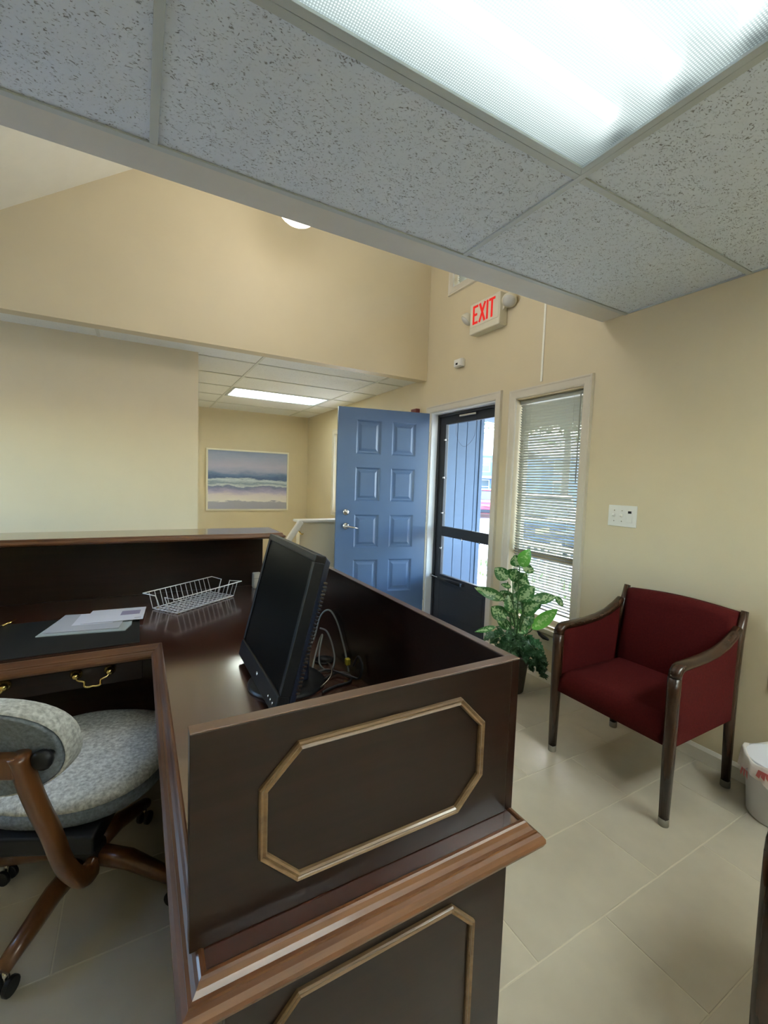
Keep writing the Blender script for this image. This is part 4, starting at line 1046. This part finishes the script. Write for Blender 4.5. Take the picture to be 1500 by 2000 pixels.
for k in range(4):
    a = radians(236 + 90 * k); d = Vector((cos(a), sin(a), 0)); c = Vector((-0.15, 1.65, 0))
    sd = d.cross(Vector((0, 0, 1)))
    rod(MB(), [c + d * 0.05 + Vector((0, 0, .135)), c + d * 0.14 + Vector((0, 0, .13)), c + d * 0.24 + Vector((0, 0, .098)), c + d * 0.305 + Vector((0, 0, .078))],
        [(0.05, 0.055), (0.05, 0.052), (0.045, 0.04), (0.04, 0.032)], tuple(sd)).build('base_leg', M_CHWOOD, oc, smooth=True)
    e = c + d * 0.295
    cs = MB().tube([e + Vector((0, 0, .03)), e + Vector((0, 0, .068))], 0.007, 8).build('caster', M_CHROME, oc, smooth=True)
    for q in (-1, 1):
        MB().tube([e + sd * (0.008 * q) + Vector((0, 0, .024)), e + sd * (0.022 * q) + Vector((0, 0, .024))], 0.024, 16).build('wheel', M_BLACK, cs, bevel=0.003)

# ---------------------------------------------------------------- potted plant
PB = Vector((2.185, 2.135, 0)); DN = Vector((0.711, 0.703, 0)); RV = Vector((0.703, -0.711, 0))
pl = thing('potted_plant', 'potted dumb cane with variegated leaves over dark ivy beside the window', 'plant', PB)
POT = PB + RV * 0.05
MB().lathe([(0.075, 0), (0.08, 0.005), (0.105, 0.24), (0.112, 0.245), (0.112, 0.265), (0.100, 0.265), (0.097, 0.23)], POT, 28).build('pot', M_POT, pl, smooth=True)
MB().lathe([(0.0965, 0.228), (0.08, 0.24), (0.04, 0.247), (0.0005, 0.25)], POT, 20).build('soil', M_SOIL, pl, smooth=True)
def leaf(b, t, w, depth_b, depth_t, arch, m, parent, name='leaf', roll=0.0, face=0.75, fold=0.16):
    b = PB + RV * b[0] + Vector((0, 0, b[1])) + DN * depth_b; t = PB + RV * t[0] + Vector((0, 0, t[1])) + DN * depth_t
    ax = (t - b); L = ax.length; ax.normalize()
    nrm = (-DN * face + Vector((0, 0, 1)) * (1 - face) + RV * roll); nrm = (nrm - ax * nrm.dot(ax)).normalized()
    sd = ax.cross(nrm).normalized()
    mb = MB(); mb.uv = []; n = 9
    for i in range(n + 1):
        s_ = i / n
        wd = w / 2 * (sin(pi * min(1, s_ ** 0.85)) ** 0.75 if 0 < s_ < 1 else 0.02)
        if name == 'ivy_leaf': wd *= (1.25, 1.05, 1.55, 0.75, 1.2, 0.6, 0.95, 0.5, 0.6, 1)[i]
        c = b + ax * (L * s_) + nrm * (arch * L * sin(pi * s_)) - Vector((0, 0, 1)) * 0.0
        for q in (-1, -0.5, 0, 0.5, 1):
            mb.v.append(tuple(c + sd * (wd * q) + nrm * (abs(q) * wd * fold + 0.002 * sin(9 * s_ + q * 3))))
            mb.uv.append((q, s_))
    for i in range(n):
        for j in range(4): mb.f.append((i * 5 + j, i * 5 + j + 1, i * 5 + j + 6, i * 5 + j + 5))
    return mb.build(name, m, parent, smooth=name != 'ivy_leaf')
LV = [(0.069, 0.854, 0.119, 0.983, 0.080), (0.053, 0.852, 0.026, 0.933, 0.075), (-0.009, 0.763, -0.099, 0.833, 0.078), (0.043, 0.834, 0.023, 0.74, 0.098), (0.08, 0.849, 0.16, 0.82, 0.052),
      (0.062, 0.769, 0.131, 0.744, 0.052), (0.016, 0.71, -0.052, 0.735, 0.036), (0.07, 0.623, 0.162, 0.73, 0.090), (0.145, 0.637, 0.305, 0.665, 0.066), (0.30, 0.67, 0.353, 0.605, 0.042),
      (-0.024, 0.618, -0.226, 0.689, 0.066), (0.047, 0.539, -0.003, 0.656, 0.1), (0.09, 0.544, 0.202, 0.626, 0.090), (0.161, 0.436, 0.318, 0.587, 0.074), (-0.006, 0.491, -0.111, 0.556, 0.088),
      (0.009, 0.405, -0.064, 0.532, 0.030), (-0.07, 0.424, -0.211, 0.374, 0.040), (0.068, 0.544, 0.124, 0.582, 0.055), (0.075, 0.425, 0.025, 0.53, 0.058), (0.108, 0.423, 0.141, 0.509, 0.06),
      (0.06, 0.56, 0.09, 0.70, 0.09), (0.03, 0.62, 0.13, 0.67, 0.07), (0.02, 0.66, -0.04, 0.60, 0.06), (0.05, 0.72, 0.11, 0.80, 0.07), (0.11, 0.58, 0.22, 0.60, 0.07), (0.0, 0.80, 0.06, 0.76, 0.06), (0.055, 0.50, -0.01, 0.60, 0.085), (0.09, 0.46, 0.17, 0.54, 0.08), (0.05, 0.60, -0.06, 0.66, 0.07), (0.04, 0.68, 0.10, 0.74, 0.075), (0.03, 0.42, -0.07, 0.47, 0.06), (0.08, 0.40, 0.13, 0.47, 0.07)]
bright = {0, 13, 17}  # leaves given the green with daylight painted in
for i, (bx, bz_, tx, tz, w) in enumerate(LV):
    db = rnd.uniform(-0.02, 0.02); dt = rnd.uniform(-0.07, 0.05) if i < 20 else rnd.uniform(0.02, 0.09)
    if i == 8: dt = 0.02
    if i == 9: db, dt = 0.02, 0.03
    leaf((bx, bz_), (tx, tz), w * (1.18 if w > 0.045 else 1.0), db, dt, rnd.uniform(-0.05, 0.1), M_LEAFLIT if i in bright else M_LEAF, pl, roll=rnd.uniform(-.25, .25))
stems = [((0.066, 0.25), (0.07, 0.45), (0.062, 0.62), (0.062, 0.86)), ((0.05, 0.25), (0.055, 0.44), (0.035, 0.6), (0.02, 0.78)), ((0.08, 0.25), (0.09, 0.40), (0.10, 0.50), (0.09, 0.60)), ((0.03, 0.25), (0.03, 0.40), (0.015, 0.55), (-0.01, 0.74)),
         ((0.1, 0.25), (0.12, 0.38), (0.15, 0.42), (0.165, 0.44)), ((0.02, 0.25), (-0.01, 0.36), (-0.04, 0.42), (-0.07, 0.424)), ((0.06, 0.26), (0.05, 0.45), (0.0, 0.58), (-0.024, 0.618)), ((0.075, 0.26), (0.09, 0.5), (0.12, 0.61), (0.145, 0.637)), ((0.045, 0.25), (0.03, 0.4), (0.0, 0.46), (-0.006, 0.49))]
for st in stems:
    MB().tube(catmull([PB + RV * r + Vector((0, 0, z)) + DN * rnd.uniform(-.01, .01) for r, z in st], 5), 0.0042, 7).build('stem', M_STEM, pl, smooth=True)
for k in range(120):
    a = rnd.uniform(0, 2 * pi); rr = rnd.uniform(0.02, 0.15)
    dx = 0.06 + rr * cos(a); dd = rr * sin(a) * 0.9
    z = 0.335 + rnd.uniform(-0.07, 0.06) - 0.35 * max(0, rr - 0.08)
    if dx > 0.11: z -= rnd.uniform(0, 0.17) * (dx - 0.08) / 0.12
    an = rnd.uniform(-1.3, 1.3); ln = rnd.uniform(0.042, 0.075)
    leaf((dx, z + ln * 0.35), (dx + ln * sin(an) * 0.8 + 0.2 * (dx - 0.06), z - ln * 0.6), rnd.uniform(0.034, 0.055), dd, dd + rnd.uniform(-0.05, 0.02), rnd.uniform(-0.05, 0.2), M_IVY, pl, 'ivy_leaf', rnd.uniform(-.5, .5), rnd.uniform(.45, .8))
for k in range(12):
    r = rnd.uniform(0.15, 0.25); z = 0.36 - (r - 0.15) * 1.6 + rnd.uniform(-.05, .03)
    leaf((r, z), (r + rnd.uniform(0.0, 0.03), z - rnd.uniform(0.05, 0.085)), rnd.uniform(0.045, 0.065), rnd.uniform(-.08, .05), rnd.uniform(-.08, .05), 0.08, M_IVY, pl, 'ivy_leaf', rnd.uniform(-.3, .3), 0.7)
for st in (((0.10, 0.25), (0.14, 0.34), (0.19, 0.30), (0.24, 0.20)), ((0.04, 0.25), (0.0, 0.36), (-0.06, 0.36), (-0.10, 0.33)), ((0.06, 0.25), (0.06, 0.33), (0.08, 0.36), (0.1, 0.34))):
    for dd in (-0.05, 0.03): MB().tube(catmull([PB + RV * r + Vector((0, 0, z)) + DN * dd * (q / 3) for q, (r, z) in enumerate(st)], 5), 0.0025, 6).build('ivy_stem', M_STEM, pl, smooth=True)

# ---------------------------------------------------------------- waste bin
bn = thing('waste_bin', 'white waste bin with a plastic liner at the right picture edge', 'bin', (2.40, 0.715, 0))
BC = Vector((2.40, 0.715, 0))
MB().lathe([(0.106, 0), (0.112, 0.006), (0.130, 0.245), (0.135, 0.248), (0.135, 0.256), (0.126, 0.256), (0.108, 0.012), (0.0005, 0.01)], BC, 40).build('body', M_BIN, bn, smooth=True)
mb = MB(); n = 72; rings = []
for q, (r, z) in enumerate([(0.105, 0.06), (0.120, 0.16), (0.129, 0.258), (0.137, 0.266), (0.1425, 0.258), (0.146, 0.235), (0.147, 0.21), (0.148, 0.192)]):
    ring = []
    for j in range(n):
        a = 2 * pi * j / n
        w = (0.5 + 0.5 * sin(5 * a + 1.0)) * 0.6 + (0.5 + 0.5 * sin(13 * a)) * 0.4
        f = max(0, q - 3) / 4
        ring.append(BC + Vector(((r + 0.006 * f * sin(17 * a) + 0.004 * f * sin(29 * a)) * cos(a), (r + 0.006 * f * sin(17 * a)) * sin(a), z + (0.012 * sin(4 * a) if q in (2, 3, 4) else 0) + f * 0.05 * (w - 0.5))))
    rings.append(ring)
mb.loft(rings, cap=False).build('liner', M_LINER, bn, smooth=True)
for a, z in ((2.55, 0.195), (3.05, 0.232), (3.5, 0.18), (4.3, 0.21)):
    c = BC + Vector((0.155 * cos(a), 0.155 * sin(a), z))
    mb = MB(); t_ = Vector((-sin(a), cos(a), 0)); o_ = Vector((cos(a), sin(a), 0))
    for k in range(3):
        s_ = (k - 1) * 0.012
        mb.add([c + t_ * (s_ - .008) + Vector((0, 0, .014)), c + t_ * (s_ + .008) + Vector((0, 0, .016)) + o_ * .004, c + t_ * (s_ * 1.5 + .006) - Vector((0, 0, .018)) + o_ * .006, c + t_ * (s_ * 1.5 - .010) - Vector((0, 0, .016 - .004 * k))], [(0, 1, 2, 3)])
    mb.build('liner_tie', M_PINK, bn)

# ---------------------------------------------------------------- outdoors
GZ = -0.28
struct('ground_street', MB().box(-60, 90, -60, 100, GZ - 0.2, GZ), M_ASPH, 'pale sunlit parking ground beyond the entry')
struct('ground_driveway', MB().box(4.76, 12.5, -6.0, 7.4, GZ, GZ + 0.012), mat('dark_asphalt', (0.055, 0.062, 0.08), 0.9, var=0.2, vscale=3), 'dark asphalt driveway below the porch')
struct('porch_floor', MB().box(XW + 0.14, 4.75, -1.0, 6.8, GZ, -0.04), M_CONC, 'pale concrete porch slab outside the entry')
struct('porch_roof', MB().box(XW + 0.14, 6.05, -1.5, 6.5, 2.6, 2.75), M_SIDING, 'blue grey porch roof over the entry')
lw = thing('wall_wing', 'blue grey board siding of the porch wing wall', None, (3.3, 4.5, 0), kind='structure')
MB().box(XW + 0.142, 3.98, 4.52, 4.64, -0.04, 2.598).build('backing', M_SIDING, lw)
x = 2.79 - 0.155
while x < 3.95:
    piece_w = min(0.155, 3.94 - x)
    x_lo = max(x, XW + 0.145); 
    if x + piece_w - x_lo > 0.02:
        mb = MB().box(x_lo + 0.004, x + piece_w - 0.004, 4.503, 4.5195, -0.038, 2.596)
        mb.build('siding_board', M_SIDING, lw, bevel=0.003)
    x += 0.155
MB().box(3.942, 4.0, 4.49, 4.65, -0.038, 2.596).build('corner_board', M_SIDING, lw, bevel=0.004)

ra = thing('porch_railing', 'white baluster railing along the porch edge', 'railing', (4.6, 4.0, -0.04))
for y in (0.2, 2.0, 3.74, 5.4, 6.6): MB().box(4.55, 4.65, y - 0.05, y + 0.05, -0.04, 0.70).build('post', M_RAILW, ra, bevel=0.006)
for z in (0.06, 0.60): MB().box(4.58, 4.62, 0.2, 6.6, z, z + 0.045).build('rail', M_RAILW, ra, bevel=0.004)
y = 0.32
while y < 6.55:
    if min(abs(y - q) for q in (2.0, 3.74, 5.4)) > 0.07:
        piece('baluster', (0.026, 0.026, 0.50), (4.60, y, 0.35), M_RAILW, ra, 0.003)
    y += 0.115

gr = MB()
for k in range(2600):
    x, y = rnd.uniform(4.9, 6.6), rnd.uniform(2.5, 9.0)
    h = rnd.uniform(0.05, 0.14); a = rnd.uniform(0, pi); w = 0.012
    gr.add([(x - w * cos(a), y - w * sin(a), GZ), (x + w * cos(a), y + w * sin(a), GZ), (x + rnd.uniform(-.03, .03), y + rnd.uniform(-.03, .03), GZ + h)], [(0, 1, 2)])
setp(gr.build('grass', M_GRASS, None), 'strip of green grass beyond the porch railing', 'grass', None, 'stuff')

def car(label, loc, rz, paint, plate, name='car'):
    c = thing(name, label, 'car', loc)
    R = Matrix.Rotation(rz, 3, 'Z'); L0 = Vector(loc)
    def T(x, y, z): return R @ Vector((x, y, z)) + L0
    def ring(x, hw, zb, zt, n=3):
        pts = [(-hw * .94, zb), (-hw, zb + (zt - zb) * .3), (-hw, zb + (zt - zb) * .62), (-hw * .90, zt - 0.03), (-hw * .75, zt), (hw * .75, zt), (hw * .90, zt - 0.03), (hw, zb + (zt - zb) * .62), (hw, zb + (zt - zb) * .3), (hw * .94, zb)]
        return [T(x, y, z) for y, z in pts]
    MB().loft([ring(*q) for q in ((-2.22, .72, .40, .72), (-2.15, .84, .28, .84), (-1.7, .89, .22, .93), (-0.8, .90, .20, .95), (0.6, .90, .20, .95), (1.5, .88, .22, .90), (2.05, .82, .26, .78), (2.2, .68, .36, .64))]).build('body', paint, c, smooth=True)
    def cr(x, hw, zb, zt): return [T(x, -hw, zb), T(x, -hw * .82, zt), T(x, hw * .82, zt), T(x, hw, zb)]
    MB().loft([cr(-1.75, .76, .90, .94), cr(-1.05, .80, .92, 1.40), cr(-0.5, .80, .93, 1.46), cr(0.25, .80, .93, 1.44), cr(1.15, .78, .90, .93)]).build('cabin_glass', M_CARGLASS, c)
    MB().loft([[T(x, -w, z), T(x, -w * .9, z + .03), T(x, w * .9, z + .03), T(x, w, z)] for x, w, z in ((-1.1, .66, 1.385), (-0.5, .68, 1.45), (0.3, .66, 1.43))]).build('roof', paint, c, smooth=True)
    for sx in (-1.35, 1.35):
        for sy in (-0.82, 0.82):
            w = MB().tube([T(sx, sy - .1, .32), T(sx, sy + .1, .32)], 0.32, 24).build('wheel', M_TYRE, c, bevel=0.02)
            s_ = 1 if sy > 0 else -1
            MB().tube([T(sx, sy + .09 * s_, .32), T(sx, sy + .108 * s_, .32)], 0.2, 16).build('rim', M_CHROME, w)
    for s_ in (-1, 1):
        MB().add([T(-2.19, s_ * .50, .66), T(-2.14, s_ * .80, .66), T(-2.10, s_ * .80, .82), T(-2.16, s_ * .50, .80), T(-2.0, s_ * .6, .7)], [(0, 1, 2, 3), (0, 1, 4), (1, 2, 4), (2, 3, 4), (3, 0, 4)]).build('tail_lamp', M_LAMPRED, c)
        MB().add([T(2.17, s_ * .45, .52), T(2.08, s_ * .78, .54), T(2.02, s_ * .78, .68), T(2.12, s_ * .45, .63), T(1.95, s_ * .6, .6)], [(0, 1, 2, 3), (0, 1, 4), (1, 2, 4), (2, 3, 4), (3, 0, 4)]).build('head_lamp', M_LAMPW, c)
    for x0, x1 in ((-2.28, -2.1), (2.08, 2.27)):
        vs = [T(x, y, z) for z in (.28, .46) for y in (-.8, .8) for x in (x0, x1)]
        MB().add(vs, [(0, 2, 3, 1), (4, 5, 7, 6), (0, 1, 5, 4), (2, 6, 7, 3), (0, 4, 6, 2), (1, 3, 7, 5)]).build('bumper', M_TYRE if paint is M_CARRED else paint, c, bevel=0.04)
    for x, d in ((-2.225, -1), (2.285, 1)):
        z0, z1 = (.56, .68) if d < 0 else (.36, .48)
        MB().add([T(x + a, y, z) for a in (0, .015 * -d) for y, z in ((-.155, z0), (.155, z0), (.155, z1), (-.155, z1))], [(0, 1, 2, 3), (7, 6, 5, 4), (0, 1, 5, 4), (1, 2, 6, 5), (2, 3, 7, 6), (3, 0, 4, 7)]).build('number_plate', plate, c)
    return c
car('red car parked far across the lot, seen through the storm door', (16.6, 18.3, GZ), radians(38), M_CARRED, M_RAILW)
car('dark blue car parked outside the tall window', (10.2, 8.75, GZ), radians(40), M_CARBLUE, M_YPLATE)
car('dark blue car parked farther left in the lot outside the window', (13.6, 8.9, GZ), radians(40), M_CARBLUE, M_RAILW)

# blue house across the lot
hs = thing('house', 'blue house with a pale roof across the parking lot', 'house', (29, 31, GZ))
HR = Matrix.Rotation(radians(-43), 3, 'Z')
def HT(x, y, z): return HR @ Vector((x, y, z)) + Vector((29, 31, GZ))
HTp = lambda p: HT(p.x, p.y, p.z)
MB().box(-8, 8, 0, 8, 0, 4.6, HTp).build('walls', M_HOUSE, hs)
MB().add([HT(-8, 0.02, 4.6), HT(8, 0.02, 4.6), HT(8, 8, 4.6), HT(-8, 8, 4.6), HT(-8, 4, 6.6), HT(8, 4, 6.6)], [(0, 4, 3), (1, 2, 5)]).build('gables', M_HOUSE, hs)
MB().add([HT(x, y, z) for x in (-8.4, 8.4) for y, z in ((-0.5, 4.4), (4, 6.65), (8.5, 4.4), (8.5, 4.55), (4, 6.8), (-0.5, 4.55))], [tuple(range(6)), tuple(reversed(range(6, 12)))] + [(i, (i + 1) % 6, (i + 1) % 6 + 6, i + 6) for i in range(6)]).build('roof', M_ROOF, hs)
MB().box(0.2, 4.0, -2.4, 0, 0, 4.0, HTp).build('wing', M_HOUSE, hs)
MB().add([HT(x, y, z) for y in (-2.8, 0.0) for x, z in ((-0.2, 3.7), (2.1, 5.3), (4.4, 3.7), (4.4, 3.85), (2.1, 5.5), (-0.2, 3.85))], [tuple(range(6)), tuple(reversed(range(6, 12)))] + [(i, (i + 1) % 6, (i + 1) % 6 + 6, i + 6) for i in range(6)]).build('wing_roof', M_ROOF, hs)
for x, z in ((-6.5, .9), (-3.6, .9), (-0.9, .9), (-6.5, 2.9), (-3.6, 2.9), (-0.9, 2.9), (5.8, .9), (5.8, 2.9)):
    f = MB().box(x - .55, x + .55, -.05, 0, z, z + 1.3, HTp).build('window', M_HWHITE, hs)
    for za, zb in ((.08, .63), (.68, 1.22)): MB().box(x - .47, x + .47, -.06, -.051, z + za, z + zb, HTp).build('pane', M_HGLASS, f)
MB().box(-2.6, -1.7, -.06, 0, 0.1, 2.2, HTp).build('door', M_HWHITE, hs)
MB().box(-3.0, 0.2, -1.9, 0, 2.3, 2.5, HTp).build('porch_roof', M_ROOF, hs)
for x in (-2.9, -1.6): MB().box(x - .07, x + .07, -1.85, -1.71, 0, 2.3, HTp).build('porch_post', M_HWHITE, hs)

def tree(label, loc, h, r, n, seed):
    q = random.Random(seed); L = Vector(loc)
    t = thing('tree', label, 'tree', loc, 'trees beyond the parking lot')
    MB().tube([L, L + Vector((.1, 0, h * .3)), L + Vector((-.1, .1, h * .6)), L + Vector((0, .1, h * .85))], [.28, .22, .14, .04], 9).build('trunk', M_BARK, t, smooth=True)
    for k in range(6):
        a = q.uniform(0, 6.28); z = h * q.uniform(.35, .7); e = L + Vector((r * .7 * cos(a), r * .7 * sin(a), z + r * .5))
        MB().tube([L + Vector((0, .05, z)), L.lerp(e, .5) + Vector((0, 0, z * .5)), e], [.09, .06, .02], 6).build('branch', M_BARK, t)
    f = MB()
    for k in range(n):
        d = Vector((q.gauss(0, 1), q.gauss(0, 1), q.gauss(0, 1))).normalized() * (q.random() ** .45)
        p = L + Vector((d.x * r, d.y * r, h * .66 + d.z * h * .36)); s_ = q.uniform(.2, .42)
        u = Vector((q.gauss(0, 1), q.gauss(0, 1), q.gauss(0, 1))).normalized(); v = u.orthogonal().normalized()
        f.add([p - u * s_, p + v * s_ * .6, p + u * s_, p - v * s_ * .6], [(0, 1, 2, 3)])
    f.build('foliage', M_LEAFT, t, kind='stuff')
tree('tall pale green tree left of the blue house', (30, 50, GZ), 17, 5.6, 1500, 1)
tree('pale green tree rising behind the blue house roof', (43, 46, GZ), 17, 5.6, 1500, 2)
tree('broad green tree at the far right of the parking lot', (50, 28, GZ), 14, 6.0, 1500, 3)
tree('dense green tree straight out from the tall window', (27, 21.5, GZ), 15, 5.5, 2600, 4)
tree('dense green tree right of the one out from the tall window', (36, 13, GZ), 16, 6.0, 2600, 5)
